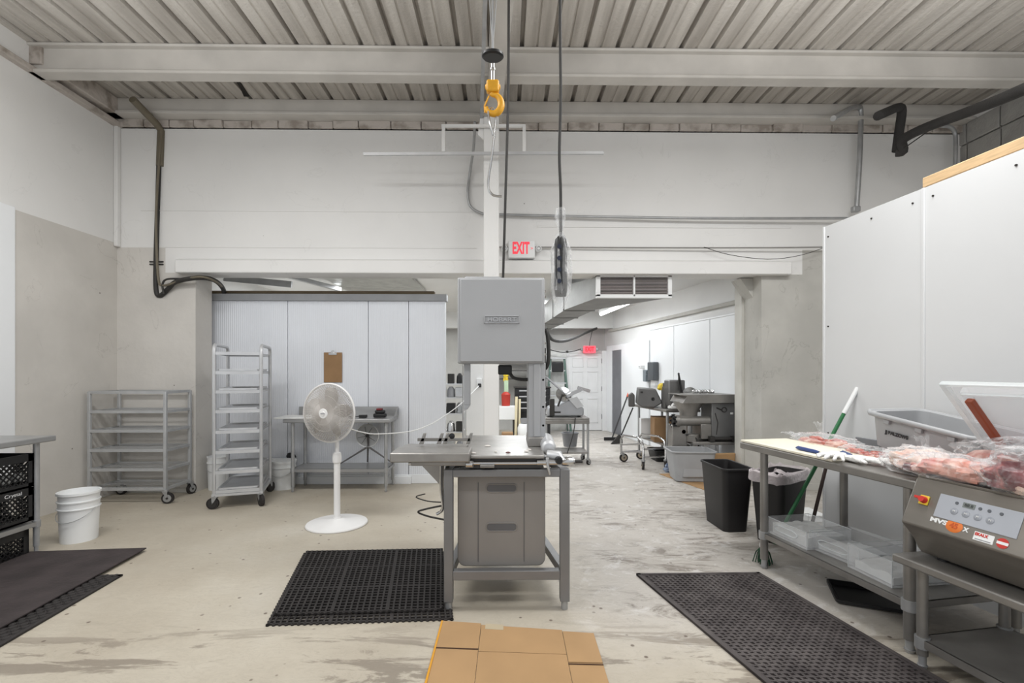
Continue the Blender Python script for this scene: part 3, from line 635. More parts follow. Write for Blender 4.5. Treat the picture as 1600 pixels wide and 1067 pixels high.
MB().taper((0, 0, .165), (.2, .32), (.18, .3), .015).tube([(-.07, -.1, .185), (0, -.12, .19), (.07, -.05, .185)], .012).build('lid', BLK, bt, bevel=.006)
def bucket(name, label, loc, r=.145, h=.37, m=WPL, nested=False, group=None, lid=False):
    t = thing(name, label, 'bucket', loc, 0, group); k = .9
    p = [(r*k, 0), (r*.985, h*.80), (r*1.05, h*.80), (r*1.05, h*.825), (r*.995, h*.825), (r*1.0, h*.97), (r*1.05, h*.97), (r*1.05, h), (r*.97, h), (r*k*.97, .01), (0, .01)]
    MB().lathe(p, 36).build('body', m, t)
    if nested:
        q = [(r*.97, h+.0), (r*1.0, h+.055), (r*1.07, h+.055), (r*1.07, h+.075), (r*.99, h+.075), (r*.88, .06), (0, .06)]
        MB().lathe(q, 36).build('inner_bucket', m, t)
    if lid: MB().lathe([(r*1.06, h), (r*1.07, h+.02), (r*.9, h+.022), (0, h+.016)], 36).build('lid', m, t)
    pts = [(math.cos(R(a))*r*1.04, -abs(math.sin(R(a)))*r*1.04-.004, h*.80-abs(math.sin(R(a)))*.1) for a in range(0, 181, 15)]
    MB().tube(pts, .003, 6).build('bail_handle', GALV, t)
    return t
bucket('bucket', 'pair of nested white buckets on the floor near the left wall', (-3.80, 4.34, 0), nested=True, h=.36)
bucket('bucket', 'white lidded bucket on the floor beside the steel table against the cooler wall', (-2.84, 6.205, 0), lid=True, h=.34, m=mat('translucent_white', (222, 223, 222), .45))
bucket('bucket', 'white pail squeezed between the concrete pier and the tall tray rack', (-3.66, 6.18, 0), r=.12, h=.42)
wb = tag(MB().box(-.21, .21, -.018, .018, 0, .33).box(-.215, .215, -.02, .02, .33, .35).build('storage_box', WPL, bevel=.008), 'low white box against the cooler wall behind the lidded bucket', 'box'); wb.location = (-2.98, 6.385, 0)
o = MB().lathe([(0, 0), (.05, .0), (.06, .03), (.04, .065), (0, .075)], 16, None, 1.2, .8).tube([(.04, 0, .05), (.09, 0, .04), (.11, 0, .01)], .012).build('hand_tool', BLK); o.location = (-2.84, 6.385, .351); o.scale = (.7, .3, 1)
tag(o, 'small black gadget on the white box behind the lidded bucket', 'tool')
# low wheeled rack against the left corner
lr = thing('wheeled_rack', 'low grey wheeled rack with open rails in the left corner', 'rack', (-4.70, 5.50, 0))
RW, RD = .85, .42; RM = mat('matte_aluminium', (186, 187, 188), .5, .35, var=.12, scale=6)
for x in (0, RW):
    for y in (0, RD): MB().box(x-.016, x+.016, y-.016, y+.016, .15, 1.27).build('post', RM, lr, bevel=.004)
for i in range(6):
    z = .165+i*.219; b = MB()
    b.box(0, RW, -.014, .014, z-.015, z+.015).box(0, RW, RD-.014, RD+.014, z-.015, z+.015).box(-.012, .012, 0, RD, z-.015, z+.015).box(RW-.012, RW+.012, 0, RD, z-.015, z+.015)
    if i < 5:
        for k in range(1, 6): b.beam((0, RD*k/6, z), (RW, RD*k/6, z), .012, .008)
    b.build('shelf_frame', RM, lr)
for i, (x, y) in enumerate(((0, 0), (RW, 0), (0, RD), (RW, RD))): caster(lr, x, y, .062, [R(-20), R(10), 0, R(80)][i], .15)
# tall tray rack
tr = thing('tray_rack', 'tall aluminium wheeled tray rack before the white cooler wall', 'rack', (-3.16, 5.26, 0), R(18))
TW, TD = .46, .64; 
for x in (0, TW):
    pts = [(x, 0, .16)] + [(x, 0, 1.66)] + [(x, .0+.06*(1-math.cos(R(a))), 1.72+.07*math.sin(R(a))) for a in (0, 30, 60, 90)] + [(x, TD-.06*(1-math.cos(R(a))), 1.72+.07*math.sin(R(a))) for a in (90, 60, 30, 0)] + [(x, TD, 1.66), (x, TD, .16)]
    b = MB(); b.tube(pts, .019, 8); b.build('side_hoop', ALU, tr)
LV = [.19, .40, .62, .84, 1.065, 1.28, 1.49, 1.70]
for i, z in enumerate(LV):
    b = MB(); b.box(.0, TW, -.008, .012, z-.022, z+.012); b.box(0, TW, TD-.01, TD+.008, z-.02, z+.01)
    for x in (.012, TW-.032): b.box(x, x+.02, 0, TD, z-.02, z+.004)
    if i == 7: b.box(.02, TW-.02, 0.01, TD-.01, z-.004, z+.004)
    b.build('rail_level', ALU, tr)
b = MB(); b.box(-.02, TW+.02, -.02, .02, .14, .165).box(-.02, TW+.02, TD-.02, TD+.02, .14, .165).box(-.02, .02, 0, TD, .14, .165).box(TW-.02, TW+.02, 0, TD, .14, .165); b.build('base_frame', ALU, tr)
for i, (x, y) in enumerate(((0.01, 0.01), (TW-.01, 0.01), (0.01, TD), (TW-.01, TD))): caster(tr, x, y, .062, [R(170), R(-60), R(90), R(60)][i], .14, DARK)
pan0 = None
names = ['lowest', 'second lowest', 'third from the bottom', 'fourth from the bottom', 'fifth from the bottom', 'sixth from the bottom', 'topmost']
Rm = Matrix.Rotation(R(18), 4, 'Z')
for i in range(7):
    lp = Rm @ Vector((TW/2, TD/2+.0, 0)) + Vector((-3.16, 5.26, LV[i]+.013))
    if pan0 is None:
        pan0 = thing('sheet_pan', '', 'tray', tuple(lp), R(18), 'sheet pans slid into the tall tray rack')
        MB().tub((0, 0, 0), (.36, .58), (.39, .61), .022, .003, .006, .02).build('pan', ALU, pan0); o = pan0
    else: o = dup(pan0, tuple(lp))
    o['label'] = 'aluminium sheet pan in the tall tray rack, ' + names[i] + ' of its trays'
# steel table at cooler wall
ct = worktable('worktable', 'stainless worktable with backsplash against the cooler wall behind the fan', (-2.73, 5.93, 0), 0, 1.31, .49, .91, .29, [(.10, .06), (1.25, .06), (.10, .43), (1.25, .43)], splash=.12)
o = MB().box(-.25, .25, -.2, .2, 0, .016).build('cutting_board', mat('white_cutting_board', (238, 238, 236), .4), bevel=.005); o.location = (-2.60, 6.14, .912)
tag(o, 'white cutting board overhanging the left end of the steel table by the cooler wall', 'cutting board')
ch = thing('battery_charger', 'black and red battery charger on the right end of the back steel table', 'charger', (-1.60, 6.17, .912))
MB().box(-.075, .075, -.05, .05, 0, .05).box(-.06, .06, -.03, .05, .05, .09).build('body', BLK, ch, bevel=.012); MB().box(-.04, .03, -.035, .04, .09, .115).build('battery', mat('dark_red', (120, 30, 36), .5), ch, bevel=.008)
o = MB().box(-.045, .045, -.03, .03, 0, .035).tube([(-.045, 0, .02), (-.09, .02, .01), (-.14, -.02, .01), (-.2, .02, .012)], .006, 6).build('power_adapter', BLK, bevel=.004); o.location = (-1.80, 6.12, .912)
tag(o, 'small black power adapter on the back steel table left of the charger', 'adapter')
wf = thing('spoked_disc_stand', 'round clear spoked disc on dark tripod legs under the back steel table', 'stand', tuple(Vector((-1.77, 6.2, .292))))
b = MB().lathe([(.145, -.02), (.15, 0), (.145, .02), (.14, .0), (.145, -.02)], 36, Tm((.0, 0, .38), 90)); b.build('rim', WPL, wf)
b = MB().lathe([(0, .0), (.14, .0)], 36, Tm((0, .01, .38), 90)); b.build('disc', MILKY, wf)
b = MB()
for k in range(8): a = R(k*45+12); b.beam((0, -.02, .38), (math.cos(a)*.12, -.02, .38+math.sin(a)*.12), .005)
b.lathe([(0, -.03), (.02, -.02), (.02, .02)], 12, Tm((0, 0, .38), 90)); b.build('spokes', DARK, wf)
for q in ((-.36, -.04, .012), (.34, -.04, .03), (-.05, .18, .01)): MB().tube([(0.01, 0, .36), (.01, 0, .24), q], [.014, .013, .008], 8).build('leg', mat('dark_grey_tube', (96, 94, 94), .5, .3), wf)
cb = thing('clipboard', 'brown clipboard hung on the cooler wall above the fan', 'clipboard', tuple(W(521, 574, 6.42)))
cb.location.y = 6.436
MB().box(-.12, .12, -.005, .005, -.2, .2).build('board', CARDD, cb, bevel=.004)
MB().box(-.055, .055, -.014, -.004, .165, .195).prism([(-.03, .19), (.03, .19), (.012, .225), (-.012, .225)], -.014, -.008, 'y').build('clip', CHROME, cb, bevel=.003)
# pedestal fan
FM = mat('fan_white', (228, 227, 226), .45, var=.04)
fa = thing('pedestal_fan', 'white pedestal fan on a round base facing slightly left', 'fan', (-1.646, 4.73, 0))
MB().lathe([(.0, 0), (.285, 0), (.29, .01), (.285, .02), (.24, .032), (.1, .045), (.04, .06), (.036, .075), (0, .075)], 48).build('base', FM, fa)
MB().cyl((0, 0, .05), (0, 0, .62), .030, 20).build('lower_pole', FM, fa)
MB().lathe([(.031, .60), (.04, .61), (.043, .66), (.036, .70), (.022, .71)], 20).build('collar', FM, fa)
MB().cyl((0, 0, .68), (0, 0, .95), .019, 16, .015).build('upper_pole', FM, fa)
NA = R(-106); nx = Vector((math.cos(NA), math.sin(NA), 0)); HC = W(514, 645, 4.62) - fa.location; HC.z = 1.5 - 65*4.62/750
HT = Matrix.Translation(HC) @ Matrix(((-nx.y, 0, nx.x, 0), (nx.x, 0, nx.y, 0), (0, 1, 0, 0), (0, 0, 0, 1)))  # local z = facing
def headp(r, a, z): return HT @ Vector((r*math.cos(a), r*math.sin(a), z))
FR = .278
b = MB(); b.lathe([(.0, -.24), (.06, -.235), (.075, -.2), (.075, -.09), (.05, -.07), (0, -.07)], 24, HT); b.build('motor_housing', FM, fa)
MB().tube([HT @ Vector((0, 0, -.16)), Vector((0, 0, .93))], [.035, .02], 12).build('neck', FM, fa)
for side, zs, nm in ((1, 1, 'front_grille'), (-1, -1, 'rear_grille')):
    b = MB(); n = 120 if side > 0 else 72
    def prof(t): return zs*(.02 + .065*(1-t**2.6))
    for k in range(n):
        a = 2*math.pi*k/n; tw = .35 if side > 0 else 0
        b.tube([headp(.045+(FR-.045)*t, a+tw*(1-t), prof(t)) for t in (0, .2, .4, .6, .8, .93, 1)], .0024, 4)
    for q in (.045, .11, .17, .225): b.torus(q, .0018, HT @ Matrix.Translation((0, 0, prof((q-.045)/(FR-.045)))), 40, 4)
    b.build(nm, mat('grille_wire', (192, 187, 182), .5), fa)
b = MB(); b.tube([headp(FR, 2*math.pi*k/56, 0) for k in range(56)], .011, 8, True); b.build('outer_ring', FM, fa)
b = MB(); b.lathe([(0, .095), (.02, .096), (.024, .092), (.045, .09), (.05, .084), (.045, .07), (0, .07)], 28, HT); hb2 = b.build('center_badge', FM, fa)
b = MB(); b.box(-.022, .022, -.004, .004, .095, .099, HT); b.build('badge_stripe', GPL, hb2)
for k in range(5):
    b = MB(); vs = []; fs = []; n = 6
    for i in range(n):
        r = .04+.205*i/(n-1); wd = .2+.35*math.sin(math.pi*min(1, .25+.75*i/(n-1)))
        for s in range(4):
            a = 2*math.pi*k/5 + .25*i/n + (s/3-.5)*wd*1.5; vs.append(headp(r, a, (s/3-.5)*.05))
    for i in range(n-1):
        for s in range(3): fs.append((i*4+s, i*4+s+1, i*4+s+5, i*4+s+4))
    b.add(vs, fs); bl = b.build('blade', mat('fan_blade', (168, 163, 158), .4), fa); so = bl.modifiers.new('s', 'SOLIDIFY'); so.thickness = .003
o = MB().tube(smooth_path(pxpath([(545, 669, 4.85), (565, 675, 5.1), (590, 678, 5.3), (640, 674, 5.7), (672, 663, 6.0), (700, 646, 6.4), (722, 629, 6.7), (748, 603, 7.35)]), 6), .006, 8).build('extension_cable', WPL)
tag(o, 'white power cord stretched from the fan to the outlet beside the post', 'cord')
ou = thing('wall_outlet', 'white outlet box with plug on the divider left of the post', 'outlet', tuple(W(749, 600, 7.47)))
MB().box(-.04, .04, -.03, .03, -.03, .09).build('box', WPL, ou, bevel=.006); MB().box(-.02, .03, -.06, -.03, -.05, .01).build('plug', BLK, ou, bevel=.006)
# ------------------------------------------------------------------ mats and cardboard
def G(px, py): v = Hh(px, py); return (v.x, v.y, 0)
# left runners
cA = [(-3.75, 1.5), (-2.66, 1.5), (-2.80, 3.56), (-3.83, 3.5)]; cA = [(a, b_, 0) for a, b_ in cA]
b = MB(); slab(b, cA, .001, .008); slab(b, cA, .008, .014, 0, 1, 0, .008)
nm_ = 70
slab(b, cA, .008, .013, .975, 1, 0, 1); slab(b, cA, .008, .013, 0, 1, .985, 1)
for i in range(nm_):
    for j in range(3):
        p = bilin(cA, .80+.065*j+(.03 if i % 2 else 0), (i+.5)/nm_); b.lathe([(.022, .008), (.018, .015), (.008, .018), (0, .018)], 8, Tm((p.x, p.y, 0)))
tag(b.build('floor_mat', RUB), 'black bubbled rubber mat peeking out below the plain dark mat at left', 'mat')
cB = [(-3.75, 1.5, 0), (-2.80, 1.5, 0), (-2.99, 4.05, 0), (-3.97, 3.97, 0)]
b = MB(); slab(b, cB, .019, .030)
tag(b.build('floor_mat', mat('worn_dark_mat', (62, 54, 54), .85, var=.22, scale=5, bump=.3, c2=(48, 41, 41)), bevel=.003), 'plain dark brown rubber mat lying before the left wall worktable', 'mat')
# centre mats: open grid
def gridmat(c, z0, z1, n, label, group=None, wbar=.30):
    b = MB(); e = wbar/n/2
    for i in range(n+1):
        big = 2.0 if i % (n//3) == 0 else 1.0
        u = i/n; slab(b, c, z0, z1, max(0, u-e*big), min(1, u+e*big), 0, 1); slab(b, c, z0, z1-.002, 0, 1, max(0, u-e*big), min(1, u+e*big))
    for i in range(n+1):
        for s in (0, 1):
            for q in (bilin(c, i/n, s), bilin(c, s, i/n)): b.lathe([(.011, z0), (.011, z1-.004), (.006, z1-.003)], 8, Tm((q.x, q.y, 0)))
    return tag(b.build('floor_mat', RUB), label, 'mat')
C1 = [G(418, 978), G(706, 969), G(694, 864), G(476, 866)]
gridmat(C1, .001, .014, 30, 'black open-grid rubber mat, lower of the pair left of the meat saw')
C2 = [G(430, 966), G(690, 958), G(690, 862), G(480, 866)]
C2 = [(p[0], p[1], 0) for p in C2]
gridmat(C2, .016, .031, 27, 'black open-grid rubber mat, upper of the pair left of the meat saw')
# right runner: perforated weave
cR = [G(1192, 1067), G(1474, 1067), G(1186, 897), G(994, 899)]
def ext(c, k):   # continue the runner toward the camera
    a, b_, d, e = [Vector(q) for q in c]; return [a+(a-e)*k, b_+(b_-d)*k, d, e]
cR = ext(cR, .3)
b = MB(); slab(b, cR, .001, .004)
for s in ((0, 1, 0, .018), (0, 1, .985, 1), (0, .03, 0, 1), (.97, 1, 0, 1)): slab(b, cR, .004, .017, *s)
nu, nv = 26, 52
for i in range(nu+1): slab(b, cR, .004, .0125, max(0, i/nu-.008), min(1, i/nu+.008), 0, 1)
for j in range(nv+1):
    v = j/nv
    for i in range(nu):
        if (i+j) % 2 == 0: slab(b, cR, .004, .0135, i/nu, min(1, (i+1.25)/nu), max(0, v-.0055), min(1, v+.0055))
        else:
            slab(b, cR, .004, .0115, i/nu, (i+1)/nu, max(0, v-.0035), min(1, v+.0025))
tag(b.build('floor_mat', mat('perforated_rubber', (82, 76, 75), .7, var=.25, scale=5, c2=(58, 52, 52)), smooth=False), 'long perforated dark rubber runner before the right worktable', 'mat')
dt = tag(MB().tub((0, 0, 0), (.42, .30), (.46, .34), .03, .004, .006, .02).build('drip_tray', BLK), 'shallow black tray on the floor under the right worktable', 'tray'); dt.location = (2.42, 3.12, .001); dt.rotation_euler = (0, 0, R(-25))
cC = [G(664, 1067), G(951, 1067), G(926, 986), G(690, 970)]; cC = ext(cC, .8)
ca = thing('cardboard_sheet', 'flattened cardboard box on the floor in front of the meat saw', 'cardboard', (0, 2.2, 0))
b = MB()
for (u0, u1, v0, v1, z) in ((0, .27, 0, .335, .004), (0, .27, .34, .72, .005), (0, .27, .725, .99, .007), (.273, .80, 0, .70, .0055), (.273, .80, .703, .975, .0062), (.803, 1, 0, .62, .005), (.803, 1, .625, .96, .007)):
    slab(b, cC, z-.004, z, u0, u1, v0, v1)
b.build('sheet', CARD, ca, world=True, smooth=False)
for q in ((.0, .27, .715, .725), (.80, 1, .60, .61)): slab(MB(), cC, .0068, .0076, *q).build('cut_slit', mat('dark_slit', (70, 46, 30), .9), ca, world=True, smooth=False)
b = MB(); slab(b, cC, .0045, .0085, 0, .012, .3, .99); b.build('tape_strip', mat('amber_tape', (214, 152, 40), .35), ca, world=True)
b = MB(); slab(b, cC, .0064, .0072, .30, .42, .93, .99); b.build('clear_tape', mat('dirty_tape', (190, 176, 150), .3), ca, world=True)
# ------------------------------------------------------------------ meat saw
ms = thing('meat_saw', 'large grey floor-standing meat band saw with square head and steel table', 'band saw', (.02, 3.4, 0))
def MS(): return MB()
def mb_(b, n, m, **k): return b.build(n, m, ms, world=True, **k)
FY0, FY1 = 3.0, 3.06
FX = [(-.382, -.326), (.346, .406)]
SG = mat('saw_stand_steel', (132, 132, 133), .42, .4, var=.14, scale=3)
for x0, x1 in FX:
    l = mb_(MB().box(x0, x1, FY0, FY1, .055, .885), 'leg', SG, bevel=.004); cx = (x0+x1)/2
    MB().cyl((cx-.02, 3.03-3.4, .0), (cx-.02, 3.03-3.4, .06), .021, 16).build('foot', GALV, l)
for x0, x1 in ((-.32, -.27), (.22, .27)):
    l = mb_(MB().box(x0, x1, 3.86, 3.91, .055, .885), 'leg', SG, bevel=.004); cx = (x0+x1)/2
    MB().cyl((cx-.02, 3.885-3.4, .0), (cx-.02, 3.885-3.4, .06), .019, 12).build('foot', GALV, l)
mb_(MB().box(-.326, .346, FY0, FY1, .838, .885), 'top_rail', SG, bevel=.004)
mb_(MB().box(-.326, .346, FY0+.003, FY1-.003, .192, .250), 'bottom_rail', SG, bevel=.004)
for s, xa, xb in ((0, -.354, -.295), (1, .376, .245)):
    b = MB().beam((xa, 3.06, .222), (xb, 3.88, .222), .05, .055); mb_(b, 'side_rail', SG, bevel=.003)
    mb_(MB().beam((xa, 3.06, .862), (xb, 3.88, .862), .05, .045), 'side_rail', SG)
mb_(MB().box(-.3, .25, 3.862, 3.908, .2, .25).box(-.3, .25, 3.862, 3.908, .84, .885), 'rear_rail', SG)
mb_(MB().box(-.30, .22, 3.2, 3.8, .236, .244), 'shelf_plate', SG)
# table
TB = mat('worn_saw_table', (160, 157, 153), .36, .6, var=.2, scale=7, bump=.08)
mb_(MB().prism([(-.215, 2.99), (.245, 2.99), (.262, 3.3), (.20, 3.94), (-.32, 3.94), (-.235, 3.1)], .955, .975, 'z'), 'table_top', TB, bevel=.005)
mb_(MB().prism([(-.22, 3.02), (.24, 3.02), (.20, 3.9), (-.30, 3.9)], .89, .95, 'z'), 'table_base', mat('dark_saw_base', (84, 82, 81), .5, .5))
mb_(MB().box(-.70, -.215, 2.92, 3.16, .945, 1.004), 'sliding_table', TB, bevel=.008)
mb_(MB().prism([(3.161, 1.0), (3.42, .985), (3.42, .975), (3.161, .975)], -.69, -.26, 'x'), 'sliding_ramp', TB, bevel=.003)
for x in (-.56, -.44, -.40, -.24): mb_(MB().prism([(0, 0), (.03, 0), (.05, .075), (.03, .075)], 3.30, 3.32, 'y', Matrix.Translation((x-.03, 0, 1.0))), 'fence_arm', TB, bevel=.003)
mb_(MB().beam((-.6, 3.31, 1.03), (-.24, 3.31, 1.03), .02), 'fence_bar', STEELD)
mb_(MB().lathe([(0, -.01), (.018, -.01), (.02, .008), (0, .012)], 16, Tm((-.36, 3.27, 1.06), 90)), 'fence_knob', BLK)
mb_(MB().cyl((-.60, 3.0, .925), (.30, 3.0, .925), .011, 12), 'slide_rod', CHROME)
mb_(MB().box(-.58, -.24, 2.97, 3.12, .915, .944).cb((-.22, 2.99, .922), (.05, .04, .035)).cb((-.11, 2.99, .91), (.09, .03, .02)), 'slide_carriage', STEELD, bevel=.004)
mb_(MB().lathe([(0, -.025), (.022, -.02), (.022, .02), (0, .025)], 14, Tm((-.22, 2.975, .925), 0, 90)), 'rod_end', CHROME)
b = MB().prism([(-.56, .91), (-.36, .91), (-.36, .62), (-.40, .62), (-.42, .76), (-.55, .90)], 3.12, 3.14, 'y'); mb_(b, 'support_gusset', TB, bevel=.003)
mb_(MB().tube(smooth_path([(-.41, 3.08, .92), (-.41, 3.08, .75), (-.40, 3.09, .62), (-.44, 3.1, .58)], 5), .010, 8), 'control_pipe', CHROME)
mb_(MB().tube(smooth_path([(-.38, 3.07, .92), (-.385, 3.07, .76), (-.37, 3.09, .64), (-.36, 3.2, .60)], 5), .008, 8), 'control_pipe', CHROME)
mb_(MB().tube(smooth_path([(-.40, 3.12, .63), (-.52, 3.14, .60), (-.57, 3.16, .575), (-.5, 3.15, .55), (-.38, 3.1, .54), (-.34, 3.15, .5)], 6), .006, 8), 'cable_loop', DARK)
mb_(MB().tube(smooth_path([(-.40, 3.12, .65), (-.50, 3.13, .655), (-.58, 3.14, .68), (-.52, 3.14, .70)], 6), .004, 6), 'cable_loop', DARK)
# head, column, blade
b = MB().box(-.331, .278, 3.34, 3.62, 1.553, 2.153); hd_ = mb_(b, 'head_housing', SAWG, bevel=.012, seg=3)
MB().box(-.31, .262, 3.325-3.4, 3.345-3.4, 1.565, 2.14, Matrix.Translation((-.02, 0, 0))).build('door_panel', SAWG, hd_, bevel=.006)
b = MB(); YN = 3.322-3.4
for a, c_, e, g in ((-.145, .10, .0, .006), (-.145, .10, .049, .055), (-.145, -.139, 0, .055), (.094, .10, 0, .055)): b.box(a-.02, c_-.02, YN-.004, YN+.004, 1.83+e, 1.83+g)
b.build('badge_frame', SAWG, hd_, bevel=.002)
text('badge_letters', 'HOBART', .05, mat('embossed_grey', (176, 177, 180), .4, .2), hd_, Tm((-.042, YN-.001, 1.857), 90), depth=.003, bold=.0015, w=.20, h=.032)
mb_(MB().box(-.29, -.02, 3.44, 3.60, 2.15, 2.18), 'head_cap', SAWG, bevel=.01)
for z in (1.62, 1.70, 2.03, 2.07): mb_(MB().lathe([(0, 0), (.008, 0), (.008, .012), (0, .014)], 8, Tm((.278, 3.42, z), 0, 90)), 'latch_screw', CHROME)
mb_(MB().box(.165, .285, 3.36, 3.62, .976, 1.56).box(.20, .25, 3.35, 3.37, 1.04, 1.555), 'column', SAWG, bevel=.006)
mb_(MB().prism([(.160, .976), (.30, .976), (.30, 1.0), (.288, 1.04), (.165, 1.04)], 3.33, 3.66, 'y'), 'column_base', TB, bevel=.006)
for z in (1.12, 1.25, 1.44): mb_(MB().lathe([(0, -.005), (.008, -.004), (.008, .0)], 8, Tm((.268, 3.36, z), 90)), 'column_bolt', CHROME)
mb_(MB().box(-.29, -.245, 3.40, 3.43, 1.26, 1.555).prism([(-.29, 1.23), (-.265, 1.23), (-.245, 1.26), (-.29, 1.26)], 3.40, 3.43, 'y'), 'blade_guard', SAWG, bevel=.003)
mb_(MB().box(-.300, -.297, 3.40, 3.42, .97, 1.56), 'saw_blade', STEELD)
mb_(MB().cb((0, 3.5, 1.51), (.1, .08, .07)).prism([(-.04, 1.52), (.05, 1.52), (.01, 1.47)], 3.47, 3.5, 'y'), 'cable_gland', BLK, bevel=.01)
mb_(MB().tube(smooth_path([(.03, 3.5, 1.50), (.06, 3.5, 1.455), (.12, 3.5, 1.44), (.17, 3.5, 1.44)], 5), .012, 8), 'head_cable', DARK)
mb_(MB().tube(smooth_path([(.285, 3.5, 1.80), (.305, 3.47, 1.78), (.315, 3.46, 1.65), (.31, 3.46, 1.56), (.29, 3.47, 1.52), (.275, 3.48, 1.56), (.285, 3.5, 1.64)], 6), .014, 10), 'corrugated_hose', DARK)
# right side motor parts
mb_(MB().cyl((.29, 3.18, .99), (.30, 3.5, 1.0), .05, 24).lathe([(.05, 0), (.04, .015), (0, .02)], 24, Tm((.29, 3.18, .99), 90)), 'motor_casting', ALU, bevel=.006)
mb_(MB().tube([(.27, 3.05, .97), (.34, 3.03, .965), (.36, 3.0, .93)], [.03, .034, .026], 14), 'tension_arm', ALU)
mb_(MB().lathe([(.0, -.045), (.026, -.04), (.030, -.02), (.030, .02), (.022, .04), (0, .045)], 20, Tm((.40, 3.03, .93), 0, 90)), 'round_knob', CHROME)
mb_(MB().lathe([(0, -.02), (.024, -.02), (.026, .0), (.02, .02)], 18, Tm((.335, 2.985, .945), 90)), 'dark_knob', BLK)
mb_(MB().cyl((.445, 3.03, .93), (.49, 3.03, .93), .010, 10), 'shaft_stub', DARK)
mb_(MB().prism([(.252, .965), (.272, .965), (.275, .92), (.288, .86), (.272, .855), (.255, .92)], 2.97, 2.985, 'y'), 'lever', CHROME, bevel=.004)
mb_(MB().cyl((.2, 2.99, .93), (.33, 2.99, .93), .016, 12), 'lever_shaft', CHROME)
mb_(MB().cyl((.235, 3.45, .86), (.235, 3.45, .96), .04, 16), 'pinion', DARK)
for (x, y, s) in ((-.12, 3.35, .014), (.14, 3.12, .010), (-.06, 3.1, .006), (-.2, 3.06, .010), (.16, 3.18, .009)):
    o = MB().lathe([(0, 0), (s, .002), (s*.9, .008), (0, .011)], 8, None, 1.6, .8).build('fat_scrap', mat('fat_scrap_white', (232, 226, 220), .5)); o.location = (x, y, .976)
    tag(o, 'tiny white scrap lying on the meat saw table', 'scrap', 'white scraps on the saw table')
o = MB().lathe([(0, 0), (.010, .002), (.009, .008), (0, .011)], 8, None, 1.6, .9).build('meat_scrap', mat('meat_scrap_red', (92, 40, 34), .5)); o.location = (.02, 3.07, .976)
tag(o, 'tiny dark red scrap near the front edge of the saw table', 'scrap')
# grey bin on the saw's lower rails
gb = thing('scrap_bin', 'tall grey plastic bin with two handle slots under the meat saw', 'bin', (-.022, 3.36, .246))
def rrect(w, z0, z1, r, n=6):
    o = []
    for qx, qz, a0, rr in ((1, 1, 0, .02), (-1, 1, 90, .02), (-1, -1, 180, r), (1, -1, 270, r)):
        for k in range(n):
            a = R(a0+90*k/(n-1)); cz = (z1-rr) if qz > 0 else (z0+rr); o.append((qx*(w/2-rr)+rr*math.cos(a), cz+rr*math.sin(a)))
    return o
b = MB().prism(rrect(.565, 0, .585, .05), -.27, .25, 'y').box(-.295, .295, -.28, .26, .572, .588)
b.build('body', mat('bin_grey', (138, 134, 130), .5, var=.06), gb, bevel=.02, seg=3)
for z in (.5, .25):
    MB().prism([(p[0], p[1]+z) for p in rrect(.185, -.02, .024, .018)], -.274, -.262, 'y').build('handle_slot', mat('slot_shadow_grey', (98, 98, 100), .6), gb)
    MB().tube([(p[0], -.272, p[1]+z) for p in rrect(.195, -.024, .028, .02)], .004, 6, True).build('slot_rim', MATS['bin_grey'], gb)
for x in (-.15, .145): MB().box(x-.002, x+.002, -.2735, -.268, .03, .54).build('seam_rib', MATS['slot_shadow_grey'], gb)
# ------------------------------------------------------------------ right worktable and what stands on it
RZ = math.atan2(-1, .168)
TAx, TAy = 1.975, 3.63
ex_ = Vector((math.cos(RZ), math.sin(RZ), 0)); ey_ = Vector((-math.sin(RZ), math.cos(RZ), 0))
def TP(x, y, z=0): return Vector((TAx, TAy, 0)) + ex_*x + ey_*y + Vector((0, 0, z))
org = TP(-.24, -.035)
ta = worktable('worktable', 'long stainless worktable before the white partition, loaded with bagged meat', tuple(org), RZ, 1.42, .775, .928, .275, [(.24, .035), (1.355, .035), (.24, .742), (1.355, .742)], m=STEELD, th=.05, leg_r=.028)
Z0 = .930
o = MB().box(0, .88, 0, .42, 0, .018).build('cutting_board', mat('cream_cutting_board', (236, 230, 212), .45, var=.05, c2=(226, 208, 168), lo=.2, hi=.45), bevel=.004)
o.location = TP(-.235, -.03, Z0); o.rotation_euler = (0, 0, RZ); tag(o, 'long cream cutting board on the left end of the right worktable', 'cutting board')
kn = thing('sharpening_steel', 'blue-handled sharpening steel on the cream cutting board edge', 'knife steel', tuple(TP(.30, .035, Z0+.018+.013)), RZ)
MB().tube([(-.02, 0, 0), (.0, 0, .003), (.05, 0, 0), (.15, 0, 0), (.18, 0, 0)], [.006, .013, .014, .0125, .007], 12).build('handle', BLUE, kn); MB().cyl((.18, 0, 0), (.34, .03, 0), .005, 8).build('rod', CHROME, kn)
